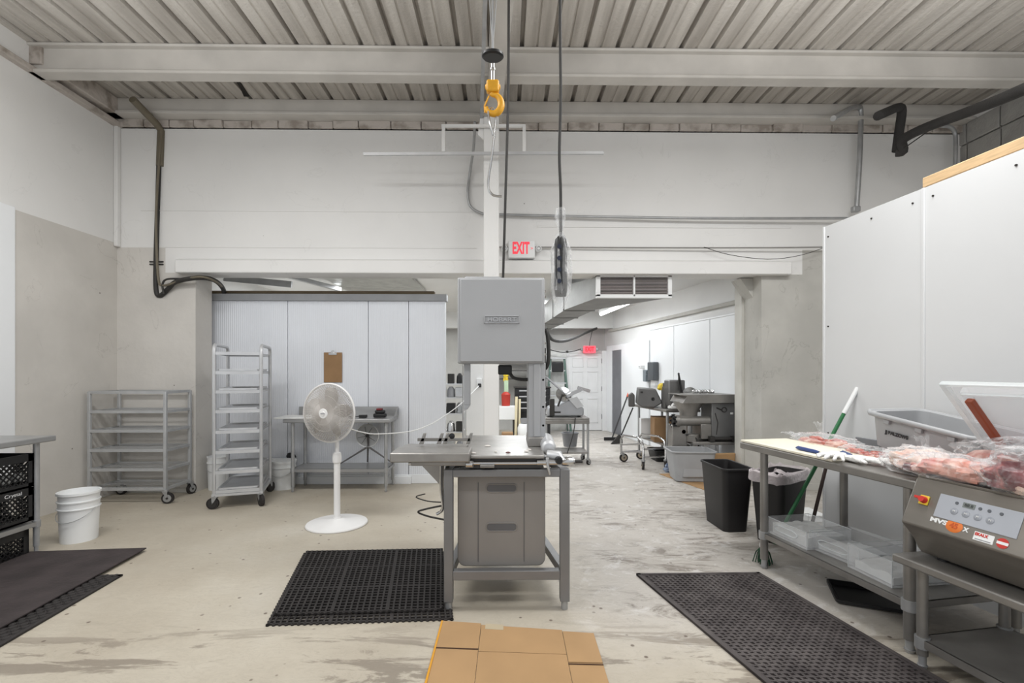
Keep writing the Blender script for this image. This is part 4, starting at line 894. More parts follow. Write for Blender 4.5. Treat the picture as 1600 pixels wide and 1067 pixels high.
# gloves
COT = mat('cotton_glove', (232, 231, 228), .85, var=.08, scale=20, bump=.4, bscale=160)
def glove(label, loc, rz, drop, seed):
    t = thing('work_glove', label, 'glove', loc, rz, 'white cotton gloves on the cutting board end')
    nv = []; ed = []; rad = []
    def chain(root, pts, rs):
        p = root
        for q, r_ in zip(pts, rs):
            nv.append(q); rad.append(r_); ed.append((p, len(nv)-1)); p = len(nv)-1
    nv.append((0, 0, .018)); rad.append((.04, .018))
    chain(0, [(-.05, 0, .018), (-.10, .005, .016 if not drop else 0), (-.14, .0, .014 if not drop else -.05)], [(.036, .017), (.034, .015), (.04, .014)])
    for i, (a, l) in enumerate(((22, .075), (8, .088), (-6, .083), (-22, .066))):
        ca, sa = math.cos(R(a)), math.sin(R(a)); y0 = .03-.02*i
        chain(0, [(.04, y0, .02), (.04+l*.5*ca, y0+l*.5*sa, .024), (.04+l*ca, y0+l*sa, .012)], [(.010, .010), (.0095, .0095), (.008, .008)])
    chain(0, [(-.01, -.04, .016), (.02, -.07, .018), (.04, -.08, .012)], [(.014, .012), (.011, .01), (.009, .008)])
    me = bpy.data.meshes.new('glove'); me.from_pydata(nv, ed, []); me.materials.append(COT); o = bpy.data.objects.new('glove_body', me); COL.objects.link(o); o.parent = t
    o.modifiers.new('skin', 'SKIN')
    if not me.skin_vertices: bpy.context.view_layer.update()
    for i, r_ in enumerate(rad): me.skin_vertices[0].data[i].radius = r_
    me.skin_vertices[0].data[0].use_root = True
    su = o.modifiers.new('sub', 'SUBSURF'); su.levels = 2; su.render_levels = 2
    te = bpy.data.textures.get('wrinkle') or bpy.data.textures.new('wrinkle', 'CLOUDS'); te.noise_scale = .03
    dm = o.modifiers.new('w', 'DISPLACE'); dm.texture = te; dm.strength = .014; t.scale = (1.25, 1.25, 1.15)
    return t
glove('white cotton glove draped over the worktable edge at the board end', tuple(TP(.62, .035, Z0+.014)), RZ-R(60), True, 1)
glove('white cotton glove lying crumpled behind the draped glove', tuple(TP(.72, .13, Z0+.004)), RZ+R(25), False, 2)
o = MB().box(-.035, .035, -.012, .012, 0, .05).build('glove_cuff', mat('blue_knit', (70, 84, 120), .9)); o.location = TP(.60, .13, Z0); o.rotation_euler = (R(18), R(10), RZ)
tag(o, 'blue knitted cuff scrap beside the white gloves on the worktable', 'cuff')
# ---- meat in bags
def meatmat(name, a, b_, c_, sc=8, lo=.4, hi=.6):
    m = mat(name, a, .38, var=.2, scale=sc, bump=.5, bscale=40, c2=b_, lo=lo, hi=hi); nt = m.node_tree; N = nt.nodes; L = nt.links; p = N['Principled BSDF']
    tc = N.new('ShaderNodeTexCoord'); n = N.new('ShaderNodeTexNoise'); n.inputs['Scale'].default_value = sc*.45; n.inputs['Detail'].default_value = 5; n.inputs['Distortion'].default_value = 1.5
    L.new(tc.outputs['Object'], n.inputs[0]); r = N.new('ShaderNodeValToRGB'); r.color_ramp.elements[0].position = .5; r.color_ramp.elements[1].position = .6; r.color_ramp.elements[0].color = (0, 0, 0, 1); r.color_ramp.elements[1].color = (1, 1, 1, 1)
    L.new(n.outputs[0], r.inputs[0]); x = N.new('ShaderNodeMix'); x.data_type = 'RGBA'; L.new(r.outputs[0], x.inputs[0])
    old = p.inputs['Base Color'].links[0].from_socket; L.new(old, x.inputs[6]); x.inputs[7].default_value = rgb(c_); L.new(x.outputs[2], p.inputs['Base Color']); return m
MRED = meatmat('red_meat', (122, 36, 40), (84, 22, 30), (170, 96, 90))
MPINK = meatmat('pink_meat', (206, 150, 134), (184, 104, 94), (226, 196, 184))
MPALE = meatmat('pale_meat', (228, 198, 180), (212, 168, 152), (240, 222, 210))
MSTRIP = meatmat('meat_strips', (196, 96, 76), (160, 58, 48), (226, 194, 184), 22)
def blob(mb, c, r, seed, amp=.28, fr=2.2, n1=28, n2=18, T=None, wr=0):
    vs = []; c = Vector(c)
    for i in range(n2+1):
        th = math.pi*i/n2
        for k in range(n1):
            a = 2*math.pi*k/n1; d = Vector((math.sin(th)*math.cos(a), math.sin(th)*math.sin(a), math.cos(th)))
            q = 1 + amp*noise.noise(d*fr+Vector((seed, 0, 0)))
            if wr: q += wr*noise.noise(d*7+Vector((seed, 5, 0))) + wr*.6*abs(noise.noise(d*15+Vector((0, seed, 0))))
            p = c + Vector((d.x*r[0], d.y*r[1], d.z*r[2]))*q
            p.z = max(p.z, .002 + .004*(wr == 0)); vs.append(tuple(p))
    fs = [(i*n1+k, i*n1+(k+1) % n1, (i+1)*n1+(k+1) % n1, (i+1)*n1+k) for i in range(n2) for k in range(n1)]
    return mb.add(vs, fs, T)
def baggedmeat(label, loc, rz, blobs, bag, tails, m, seed=1, second=None, name='bagged_meat'):
    t = thing(name, label, 'meat', tuple(loc), rz, 'bagged meat on the right worktable and machine')
    b = MB()
    for i, (c, r) in enumerate(blobs): blob(b, c, r, seed+i*3.1)
    b.build('meat', m, t)
    if second:
        b = MB()
        for i, (c, r) in enumerate(second[1]): blob(b, c, r, seed+i*2.3+9)
        b.build('meat', second[0], t)
    b = MB(); c, r = bag; blob(b, c, r, seed+40, .2, 2.0, 48, 28, wr=.16)
    for (p, q, w) in tails:      # gathered flat ends of the bag
        p = Vector(p); q = Vector(q); d = q-p; s = Vector((-d.y, d.x, 0)).normalized(); vs = []; nn = 9; mm = 7
        for i in range(nn):
            for k in range(mm):
                f = k/(mm-1); ww = w*(.35+.65*f)
                vs.append(tuple(p+d*f+s*(i/(nn-1)-.5)*ww*2+Vector((0, 0, .016*noise.noise(Vector((i*.9, k*.8, seed)))+.012*math.sin(i*2.1+k)))))
        b.add(vs, [(i*mm+k, i*mm+k+1, (i+1)*mm+k+1, (i+1)*mm+k) for i in range(nn-1) for k in range(mm-1)])
    b.build('plastic_bag', BAG, t)
    return t
# strips at the back left
b_ = [((-.20+.055*i, .03*math.sin(i*1.7), .022+.012*(i % 3)), (.07, .028, .02)) for i in range(8)]
baggedmeat('bag of pale red meat strips at the far back corner of the worktable', TP(.10, .46, Z0), RZ, b_, ((-.01, 0, .04), (.30, .12, .055)), [((-.26, 0, .05), (-.40, -.02, .06), .06), ((-.08, .03, .08), (-.15, .06, .17), .04)], MSTRIP, 2, (MPINK, [((-.1, -.03, .02), (.12, .05, .025)), ((.14, -.02, .025), (.13, .06, .03))]))
b_ = [((-.14+.06*i, .02*math.cos(i*2.1), .022+.01*(i % 2)), (.06, .03, .02)) for i in range(6)]
baggedmeat('bag of dark red meat strips between the gloves and the grey lug tub', TP(.58, .33, Z0), RZ, b_, ((0, 0, .035), (.22, .10, .045)), [((.15, 0, .05), (.24, .03, .07), .05)], MSTRIP, 5, (MRED, [((.12, .0, .025), (.06, .04, .03))]))
baggedmeat('bag with pale skinned meat at the near end of the worktable edge', TP(1.05, .17, Z0), RZ, [((0, 0, .055), (.16, .12, .058)), ((-.10, .04, .04), (.09, .09, .045)), ((.11, -.03, .03), (.10, .06, .035))], ((.0, 0, .055), (.21, .15, .068)), [((-.02, .04, .09), (-.06, .05, .17), .05), ((.1, .04, .05), (.26, .10, .06), .10)], MPALE, 8, (MPINK, [((-.17, .06, .035), (.06, .05, .04))]))
baggedmeat('bag of small pale meat pieces behind the crumpled glove', TP(.84, .30, Z0), RZ, [((0, 0, .03), (.08, .06, .035)), ((.09, .02, .03), (.07, .06, .035))], ((.04, 0, .035), (.15, .09, .05)), [], MPINK, 11)
# lug tub, tilted on the meat
lug = thing('lug_tub', 'large grey rimmed lug tub tilted on the worktable against the partition', 'tub')
lug.location = TP(.80, .60, .97); lug.rotation_euler = (0, R(9), RZ+R(2))
MB().tub((0, 0, 0), (.56, .38), (.62, .43), .22, .006, .022, .06).build('body', LGPL, lug, bevel=.003)
b = MB(); b.tube([(.335*sx_*1.0, .24*sy_, .212) for sx_, sy_ in ((-.86, -1), (.86, -1), (1, -.8), (1, .8), (.86, 1), (-.86, 1), (-1, .8), (-1, -.8))], .016, 10, True); b.build('rolled_rim', LGPL, lug)
for x in (-.18, .02, .2):
    MB().box(x-.02, x+.02, -.236, -.214, .165, .195).build('rim_lug', LGPL, lug, bevel=.004)
for y in (-.12, .02, .15): MB().box(.31, .332, y-.02, y+.02, .16, .195).build('rim_lug', LGPL, lug, bevel=.004)
T0 = Matrix(((1, 0, 0, 0), (0, -.11, -.99, 0), (0, .99, -.11, 0), (0, 0, 0, 1)))
for s_, wd, dx in (('JJ BALZOWS', .15, -.12),): text('lettering', s_, .04, mat('black_print', (40, 40, 44), .6), lug, Matrix.Translation((dx, -.2108, .11)) @ T0, depth=.0006, bold=.002, w=wd, h=.032)
o = MB().box(-.10, .10, -.012, .012, 0, .07).build('grey_block', mat('dull_grey', (128, 130, 133), .6), bevel=.004); o.location = TP(.22, .70, Z0); o.rotation_euler = (0, 0, RZ)
tag(o, 'small dull grey strip standing at the back of the worktable left of the lug tub', 'strip')
# acrylic bins on the shelf
SHZ = .277
def acr(label, x, y, l, w, h, fill, rz=0, hole=True):
    t = thing('clear_bin', label, 'bin', tuple(TP(x, y, SHZ)), RZ+R(rz), 'clear acrylic bins on the right worktable shelf')
    th = .004; b = MB(); b.box(-l/2, l/2, -w/2, w/2, 0, th)
    for (a, c_, e, g) in ((-l/2, l/2, -w/2, -w/2+th), (-l/2, l/2, w/2-th, w/2), (-l/2, -l/2+th, -w/2, w/2), (l/2-th, l/2, -w/2, w/2)): b.box(a, c_, e, g, th, h)
    b.build('shell', ACR, t)
    ed = mat('acrylic_edge', (196, 200, 202), .2); b = MB()
    b.tube([(-l/2, -w/2, h), (l/2, -w/2, h), (l/2, w/2, h), (-l/2, w/2, h)], .0022, 5, True)
    for sx_ in (-1, 1): b.beam((sx_*l/2, -w/2, 0), (sx_*l/2, -w/2, h), .003)
    b.build('edge', ed, t)
    if hole: MB().tube([(-.05*0+.06*math.cos(R(a))+(.05 if math.cos(R(a)) > 0 else -.05), -w/2-.002, h*.55+.022*math.sin(R(a))) for a in range(0, 360, 20)], .003, 6, True).build('handle_cutout', ed, t)
    return t
def sheets(label, x, y, z, l, w, h, rz=0, seed=0):
    b = MB(); n = 16; m = 12; vs = []
    for lvl in (0, 1):
        for i in range(n):
            for k in range(m):
                u = i/(n-1)-.5; v = k/(m-1)-.5
                vs.append((u*l, v*w, lvl*h*(1+.25*noise.noise(Vector((u*4+seed, v*3, 0))))+(.012*noise.noise(Vector((u*9, v*8, seed))) if lvl else 0)))
    fs = []
    for i in range(n-1):
        for k in range(m-1): a = i*m+k; fs.append((a, a+1, a+m+1, a+m)); a += n*m; fs.append((a, a+m, a+m+1, a+1))
    for i in range(n-1): fs += [(i*m, (i+1)*m, n*m+(i+1)*m, n*m+i*m), (i*m+m-1, n*m+i*m+m-1, n*m+(i+1)*m+m-1, (i+1)*m+m-1)]
    for k in range(m-1): fs += [(k, n*m+k, n*m+k+1, k+1), ((n-1)*m+k, (n-1)*m+k+1, n*m+(n-1)*m+k+1, n*m+(n-1)*m+k)]
    b.add(vs, fs); o = b.build('plastic_bag_stack', mat('stacked_bag_film', (206, 207, 206), .28, var=.14, scale=14, bump=.5, bscale=18))
    o.location = TP(x, y, z); o.rotation_euler = (0, 0, RZ+R(rz)); return tag(o, label, 'bags', 'stacks of clear plastic bags on the shelf')
acr('clear acrylic bin with cut-out handle at the far left end of the shelf', .20, .20, .38, .36, .12, True)
sheets('stack of clear plastic bags in the far left acrylic bin', .20, .20, SHZ+.006, .34, .30, .07, 0, 1)
acr('clear acrylic bin with cut-out handle in the middle of the shelf', .52, .27, .36, .36, .12, True, 4)
sheets('stack of clear plastic bags in the middle acrylic bin', .52, .27, SHZ+.006, .30, .28, .035, 5, 4)
acr('clear tall acrylic bin nearest the vacuum machine on the shelf', .84, .26, .30, .42, .15, True, -3, False)
sheets('stack of clear plastic bags in the acrylic bin nearest the machine', .84, .26, SHZ+.006, .26, .36, .05, -3, 7)
# brooms leaning behind the table
def stick(name, label, cat, p, q, parts, group=None, r=.013):
    t = thing(name, label, cat, tuple(p)); p = Vector(p); q = Vector(q); d = q-p
    for nm, f0, f1, m, rr in parts: MB().cyl(d*f0, d*f1, rr, 12).build(nm, m, t)
    return t
bp0 = W(1216, 838, 4.04); bp1 = W(1340, 606, 3.98)
gbm = stick('push_broom', 'green-handled broom with white grip leaning behind the right worktable', 'broom', tuple(bp0), bp1, [('handle', -.05, .84, GREEN, .015), ('grip', .83, 1.0, WPL, .018), ('ferrule', .53, .57, mat('pale_ferrule', (205, 214, 206), .5), .0165)])
gl = TP(-.09, .06, 0)
mo = thing('string_mop', 'green string mop head standing at the worktable front left leg', 'mop', (gl.x, gl.y, 0)); b = MB()
for k in range(46):
    a = random.uniform(0, 6.28); r_ = random.uniform(.02, .075); b.tube([(.01*math.cos(a), .01*math.sin(a), .13), (r_*.7*math.cos(a), r_*.7*math.sin(a), .08), (r_*math.cos(a), r_*math.sin(a), .004)], .004, 5)
b.build('strands', mat('green_yarn', (48, 92, 66), .9, c2=(26, 44, 34), scale=40), mo); MB().box(-.022, .022, -.014, .014, .12, .155).build('clamp', WPL, mo, bevel=.005)
q0 = W(1268, 822, 4.12); q1 = W(1291, 728, 4.12); dd = q1-q0
stick('dark_pole', 'dark brown pole leaning beside the green broom behind the worktable', 'pole', tuple(q0-dd*.9), q1, [('shaft', 0, 1, mat('dark_brown', (60, 44, 40), .5), .014)])
o = MB().box(-.09, .09, -.14, .14, 0, .06).box(-.10, .10, -.15, .15, .06, .07).build('white_box', WPL, bevel=.006); o.location = W(1263, 790, 4.9).xy.to_3d(); o.location.z = .001
tag(o, 'low white box on the floor behind the right worktable beside the pier', 'box')
# trash cans
def can(label, x, y, rz, liner=False):
    t = thing('trash_can', label, 'trash can', (x, y, 0), R(rz), None)
    MB().tub((0, 0, 0), (.23, .40), (.29, .50), .60, .006, .012, .05).build('body', mat('black_can_plastic', (28, 26, 27), .5, var=.1, scale=3, c2=(22, 20, 21)), t, bevel=.003)
    if liner:
        b = MB(); n = 40; vs = []
        for j, (s, z) in enumerate(((.93, .55), (1.0, .625), (1.10, .612), (1.12, .54))):
            for k in range(n):
                a = 2*math.pi*k/n; ca, sa = math.cos(a), math.sin(a); e = .35
                x_ = .15*math.copysign(abs(ca)**e, ca)*s; y_ = .265*math.copysign(abs(sa)**e, sa)*s
                vs.append((x_, y_, z + .02*noise.noise(Vector((ca*3, sa*3, j)))+(.02*noise.noise(Vector((ca*9, sa*9, j))) if j else 0)))
        for j, s in enumerate((.8, .4)):
            for k in range(n): a = 2*math.pi*k/n; vs.append((.15*math.cos(a)*s, .265*math.sin(a)*s, .56+.05*noise.noise(Vector((math.cos(a)*3*s, math.sin(a)*3*s, 7)))))
        ordr = [5, 4, 0, 1, 2, 3]; fs = []
        for p_, q_ in zip(ordr, ordr[1:]): fs += [(p_*n+k, p_*n+(k+1) % n, q_*n+(k+1) % n, q_*n+k) for k in range(n)]
        b.add(vs, fs); b.build('liner', film('can_liner', (232, 222, 224), .42, .2, .7, 25), t)
    return t
can('slim black trash can, unlined, left of the lined one by the pier', 2.15, 4.64, 2)
can('black trash can lined with a clear bag behind the worktable end', 2.47, 4.28, -55, True)
# ------------------------------------------------------------------ vacuum packing machine on its cart
co = Vector((1.996, 2.45, 0))
def CP(x, y, z=0): return co + ex_*x + ey_*y + Vector((0, 0, z))
cart = worktable('machine_cart', 'low steel cart carrying the vacuum packing machine at right edge', tuple(CP(0, 0)), RZ, 1.1, .72, .562, .155, [(.075, .10), (.075, .62), (1.0, .10), (1.0, .62)], m=STEELD, th=.04, leg_r=.024)
cart['category'] = 'cart'
vm = thing('vacuum_packer', 'stainless vacuum packing machine with open clear lid on the cart', 'packing machine', tuple(CP(.05, .0)), RZ)
VL = .86
MST = mat('machine_steel', (140, 135, 128), .34, .7, var=.12, scale=2, stretch=(1, 6, 6), bump=.03)
MB().prism([(.0, .745), (.004, .735), (.075, .655), (.10, .605), (.12, .58), (.60, .58), (.64, .62), (.64, .965), (.105, .965), (.095, .958)], 0, VL, 'x').build('housing', MST, vm, bevel=.006, seg=3)
for x in (.08, VL-.08):
    for y in (.16, .56): MB().cyl((x, y, .5625), (x, y, .585), .025, 12).build('foot', BLK, vm)
MB().box(.01, VL, .10, .11, .962, .975).box(.01, VL, .63, .64, .962, .975).box(.0, .012, .10, .64, .962, .975).build('chamber_rim', MST, vm, bevel=.003)
FT = Matrix(((1, 0, 0, 0), (0, .407, -.913, 0), (0, .913, .407, 0), (0, 0, 0, 1)))
def FP(u, v, o=.0008): return Matrix.Translation((u, .407*v, .745+.913*v)) @ FT @ Matrix.Translation((0, 0, o))
def fbox(b, u, v, w, h, d, o=0): return b.box(-w/2, w/2, -h/2, h/2, 0, d, FP(u, v, o))
pl_ = fbox(MB(), .30, .125, .33, .115, .003).build('control_panel', mat('panel_grey', (176, 180, 188), .35, .2, var=.08), vm, bevel=.002)
fbox(MB(), .265, .155, .05, .024, .004).build('display', mat('lcd', (120, 126, 124), .3), pl_)
text('digits', '88.8', .02, mat('lcd_dark', (60, 64, 62), .4), pl_, FP(.265, .155, .0045), w=.034, h=.013)
for i in range(4):
    MB().lathe([(0, .004), (.014, .004), (.016, .003), (.016, .0)], 18, FP(.215+.048*i, .115, .001)).build('panel_button', mat('button_grey', (150, 154, 162), .3), pl_)
    text('button_mark', 'M', .014, WPL, pl_, FP(.215+.048*i, .115, .006))
for i, u in enumerate((.215, .31, .345, .39)): MB().lathe([(0, .004), (.007, .004), (.008, 0)], 12, FP(u, .155, .001)).build('indicator', mat('indicator_dark', (92, 96, 102), .4), pl_)
sw = fbox(MB(), .075, .13, .042, .046, .008).build('rotary_switch', mat('switch_yellow', (232, 196, 60), .5), vm, bevel=.002)
MB().lathe([(0, .03), (.014, .03), (.017, .008)], 18, FP(.078, .13, 0)).build('switch_knob', RED, sw); MB().box(-.03, .0, -.006, .006, .014, .028, FP(.072, .135, 0)).build('switch_lever', RED, sw)
text('lettering', 'MVS', .03, WPL, vm, FP(.165, .05, .0006), bold=.0012, w=.075, h=.022)
OB = MB().lathe([(0, .0012), (.028, .001), (.030, 0)], 24, FP(.233, .048, .0004) @ Matrix.Scale(1.2, 4, (1, 0, 0))).build('orange_badge', ORG, vm)
text('badge_number', '45', .034, mat('badge_dark_orange', (196, 84, 30), .5), OB, FP(.233, .048, .002), bold=.001)
text('lettering', 'X', .028, WPL, vm, FP(.282, .046, .0006), bold=.001)
stk = fbox(MB(), .355, .035, .075, .038, .001).build('sticker', WPL, vm); text('sticker_text', 'EKAI.X', .02, RED, stk, FP(.345, .043, .0014), bold=.001, w=.05, h=.014)
fbox(MB(), .355, .022, .06, .004, .0006, .001).build('sticker_line', GPL, stk)
rs = MB().lathe([(0, .001), (.022, .001), (.022, 0)], 24, FP(.425, .035)).build('round_sticker', RED, vm); fbox(MB(), .425, .035, .042, .012, .001, .001).build('sticker_band', WPL, rs)
# lid
lidm = MB(); LH = Vector((0, .63, .985)); LT = Vector((0, .24, 1.44)); lv = (LT-LH); ln = Vector((0, -lv.z, lv.y)).normalized()
ln = -ln if ln.z < 0 else ln
def LPt(x, t, o=0): return Vector((x, 0, 0)) + LH + lv*t + ln*o
def lquad(mb, x0, x1, t0, t1, o0, o1):
    vs = [tuple(LPt(x, t, o)) for o in (o0, o1) for t in (t0, t1) for x in (x0, x1)]
    return mb.add(vs, [(0, 2, 3, 1), (4, 5, 7, 6), (0, 1, 5, 4), (2, 6, 7, 3), (0, 4, 6, 2), (1, 3, 7, 5)])
b = MB(); lquad(b, 0, VL, 0, 1, .0, .006); lquad(b, .06, VL-.06, .08, .9, .05, .056)
for a, c_, e, g in ((.06, VL-.06, .08, .085), (.06, VL-.06, .895, .9), (.06, .066, .08, .9), (VL-.066, VL-.06, .08, .9)): lquad(b, a, c_, e, g, .0, .05)
lid = b.build('lid', film('lid_acrylic', (250, 250, 250), .03, .06), vm)
b = MB(); lquad(b, 0, VL, .975, 1.0, -.012, .014); lquad(b, 0, .025, 0, 1, -.012, .014); lquad(b, VL-.025, VL, 0, 1, -.012, .014); lquad(b, .06, VL-.06, .865, .88, -.004, .012)
b.build('lid_edge', film('lid_edge_acrylic', (236, 240, 240), .30, .1), lid)
b = MB(); lquad(b, .08, .115, .08, .84, -.03, .0); b.build('seal_bar', mat('brown_seal_bar', (142, 68, 40), .45, var=.12), lid, bevel=.006)
for x in (.1, VL-.1): MB().beam((x, .63, .95), (x, .635, 1.0), .04).build('hinge', MST, vm)
# meat on the machine
def VP_(x, y, z): return co + ex_*(.05+x) + ey_*y + Vector((0, 0, z))
baggedmeat('bag of pink meat lying on the machine front edge beside the worktable', VP_(.06, .20, .968), RZ, [((0, 0, .035), (.13, .08, .04)), ((.12, -.01, .04), (.12, .09, .05)), ((-.12, -.03, .02), (.05, .03, .022))], ((.03, 0, .04), (.24, .12, .06)), [((-.1, .05, .06), (-.2, .12, .10), .08)], MPINK, 21, (MRED, [((-.15, -.04, .018), (.035, .025, .02))]))
baggedmeat('bag with dark red steak and bone on the machine at the picture edge', VP_(.42, .22, .968), RZ, [((-.02, -.04, .045), (.15, .10, .05)), ((.16, .0, .05), (.14, .11, .05))], ((.05, 0, .06), (.27, .18, .085)), [((-.1, .1, .09), (-.22, .14, .13), .10)], MRED, 26, (MPALE, [((.02, -.1, .025), (.06, .025, .025)), ((.1, .1, .06), (.18, .08, .05))]))
baggedmeat('folded bag of dull red meat under the raised lid of the machine', VP_(.22, .42, .968), RZ, [((0, 0, .05), (.20, .10, .05)), ((.2, .02, .06), (.18, .10, .06))], ((.08, 0, .06), (.34, .15, .09)), [], MPINK, 31, (MRED, [((.15, -.05, .07), (.15, .06, .045))]))

for o in bpy.data.objects:
    l = o.get('label', '')
    if l.startswith('bag with dark red steak') or l.startswith('folded bag of dull'): o.scale = (1, 1, 1.45)
    if l.startswith('bag with pale skinned') or l.startswith('bag of pink meat lying'): o.scale = (1, 1, 1.2)
# ------------------------------------------------------------------ hall: right side
rc = thing('grey_tote', 'grey plastic storage tote on cardboard in the hall', 'tote', (2.56, 6.62, .012), R(-4))
MB().tub((0, 0, 0), (.46, .38), (.58, .46), .41, .006, .02, .06).build('body', LGPL, rc, bevel=.004)
for s in (-1, 1): MB().prism([(-.16, .0), (.16, .0), (.13, .30), (-.13, .30)], -.02, .02, 'y', Tm((0, -.20, .06), -6)).build('end_panel', LGPL, rc, bevel=.012) if s < 0 else None
cq = [G(1112, 770), G(1160, 770), G(1100, 738), G(1030, 741)]
b = MB(); slab(b, [cq[0], cq[1], cq[2], cq[3]], .001, .009); tag(b.build('cardboard_sheet', CARD), 'sheet of cardboard under the grey tote in the hall', 'cardboard')
o = MB().box(-.2, .2, -.02, .02, 0, .36).build('cardboard_flap', CARD, bevel=.01); o.location = (2.98, 6.62, .012); o.rotation_euler = (R(8), 0, R(10)); tag(o, 'cardboard piece standing behind the grey tote', 'cardboard')
# chrome dolly: two arched rails on four casters
do = thing('chrome_dolly', 'low chrome tube dolly on four wheels in the hall', 'dolly', tuple(Vector((1.95, 7.45, 0))))
def dp(px, py, Z): return W(px, py, Z) - do.location
A = [(971, 712, 7.95), (970, 686, 7.95), (974, 680, 7.9), (996, 683, 7.5), (1003, 689, 7.4), (1005, 700, 7.35), (1005, 722, 7.3)]
B = [(998, 708, 8.2), (998, 684, 8.2), (1003, 678, 8.15), (1030, 682, 7.6), (1038, 689, 7.45), (1040, 700, 7.4), (1040, 718, 7.35)]
for P in (A, B): MB().tube([dp(*q) for q in P], .017, 10).build('arched_rail', CHROME, do)
b = MB()
for (p, q) in (((971, 695, 7.95), (1004, 693, 7.4)), ((971, 706, 7.95), (1004, 706, 7.4)), ((1005, 702, 7.35), (1040, 700, 7.4)), ((1005, 715, 7.35), (1040, 713, 7.4)), ((971, 706, 7.95), (998, 704, 8.2))): b.cyl(dp(*p), dp(*q), .013, 8)
b.build('cross_bar', CHROME, do)
for i, (px, py, Z) in enumerate(((972, 712, 7.95), (1005, 722, 7.3), (998, 710, 8.2), (1040, 719, 7.35))):
    p = dp(px, py, Z); caster(do, p.x, p.y, .07, [R(10), R(80), R(5), R(60)][i], max(.14, p.z), mat('tan_wheel', (168, 156, 138), .6))
# angled worktable in the hall with slicer housing etc.
def hallt(name, label, pts_top, z, zs, legs, m=STEELD):
    t = thing(name, label, 'worktable', (pts_top[0][0], pts_top[0][1], 0)); o0 = Vector(t.location)
    MB().prism([(p[0]-o0.x, p[1]-o0.y) for p in pts_top], z-.04, z, 'z').build('top', m, t, bevel=.006)
    for (x, y) in legs: MB().cyl((x-o0.x, y-o0.y, .0), (x-o0.x, y-o0.y, z-.04), .022, 10).build('leg', GALV, t)
    if zs: MB().prism([(p[0]-o0.x, p[1]-o0.y) for p in [(legs[0][0], legs[0][1]), (legs[1][0], legs[1][1]), (legs[2][0], legs[2][1]), (legs[3][0], legs[3][1])]], zs-.03, zs, 'z').build('undershelf', m, t)
    return t
# table 1: front edge runs from (985,633) toward the camera
hallt('worktable', 'steel worktable along the hall wall carrying grey meat machine housings', [(2.33, 8.75), (2.50, 7.42), (3.06, 7.46), (2.94, 8.80)], .90, .34, [(2.41, 8.6), (2.55, 7.5), (2.94, 7.54), (2.86, 8.7)])
def hb_(name, label, cat, px0, px1, py0, py1, Z, d, m, bev=.02, tap=1, rz=0, zb=None):
    p = W((px0+px1)/2, py1, Z); w = (px1-px0)*Z/F; h = (py1-py0)*Z/F
    t = thing(name, label, cat, (p.x, p.y+d/2, p.z if zb is None else zb), R(rz)); return t, w, h
HZ1 = .902
t, w, h = hb_('tenderizer', 'grey slant-sided meat tenderizer on the hall worktable', 'machine', 999, 1034, 602, 633, 7.9, .4, GPL, zb=HZ1, rz=-12)
MB().prism([(-w/2, .06), (-w/2+.03, h), (w/2-.06, h-.02), (w/2+.05, .08), (w/2-.08, 0), (-w/2+.1, .0)], -.2, .2, 'y').build('housing', mat('machine_grey', (112, 111, 110), .42, .4, var=.12), t, bevel=.02)
MB().lathe([(0, -.02), (.03, -.015), (.03, 0)], 14, Tm((.08, -.2, .14), 90)).build('dial', BLK, t); MB().box(-.02, .02, -.21, -.2, h-.09, h-.06, Tm((-.1, 0, 0))).build('latch', DARK, t)
MB().prism([(-w/2-.12, .0), (-w/2-.02, .0), (-w/2-.02, .2), (-w/2-.06, .24), (-w/2-.12, .2)], -.1, .1, 'y').build('feed_cover', mat('machine_dark', (84, 82, 80), .5), t, bevel=.015)
t, w, h = hb_('mixer_column', 'dark bolted machine column between the tenderizer and the slicer', 'machine', 1040, 1056, 600, 634, 7.7, .25, GPL, zb=HZ1)
MB().box(-w/2, w/2, -.1, .1, 0, h).cyl((-w/2, -.05, h), (-w/2, -.05, h+.06), .02).cyl((-w/2+.07, -.05, h), (-w/2+.07, -.05, h+.04), .018).build('body', MATS['machine_dark'], t, bevel=.01)
for z in (.06, .15, .24): MB().cyl((.02, -.112, z), (.02, -.10, z), .012, 8).build('bolt', GALV, t)
t, w, h = hb_('meat_slicer', 'tilted grey slicer with upright handle on the hall worktable', 'slicer', 1046, 1080, 590, 634, 7.5, .3, GPL, zb=HZ1)
MB().prism([(-w/2, .12), (-w/2, h+.02), (w/2-.08, h+.02), (w/2-.08, .22), (w/2, .1), (w/2-.02, 0), (-w/2+.05, 0)], -.12, .12, 'y').build('housing', MATS['machine_grey'], t, bevel=.02)
MB().lathe([(0, 0), (.13, .0), (.13, .012), (0, .02)], 28, Tm((w/2-.02, -.14, .22), 90, 20)).build('blade_disc', CHROME, t)
MB().cyl((w/2-.12, -.16, .15), (w/2-.2, -.16, .55), .014).lathe([(0, -.02), (.02, 0), (0, .02)], 10, Tm((w/2-.2, -.16, .56))).build('feed_handle', BLK, t)
MB().cyl((-.03, -.16, .3), (-.03, -.16, .52), .009).build('guide_rod', DARK, t)
o = MB(); blob(o, (0, 0, .05), (.07, .06, .07), 3, .3); o = o.build('yellow_cloth', mat('yellow_cloth', (214, 186, 64), .8)); o.location = W(1041, 606, 7.72); o.location.y = 7.9; o.location.z = 1.18
tag(o, 'yellow cloth perched on the machines on the hall worktable', 'cloth')
o = MB(); blob(o, (0, 0, .04), (.12, .09, .07), 13, .3); o = o.build('white_towel', COT); o.location = (2.70, 7.52, .902); tag(o, 'white towel heaped at the near end of the hall worktable', 'towel')
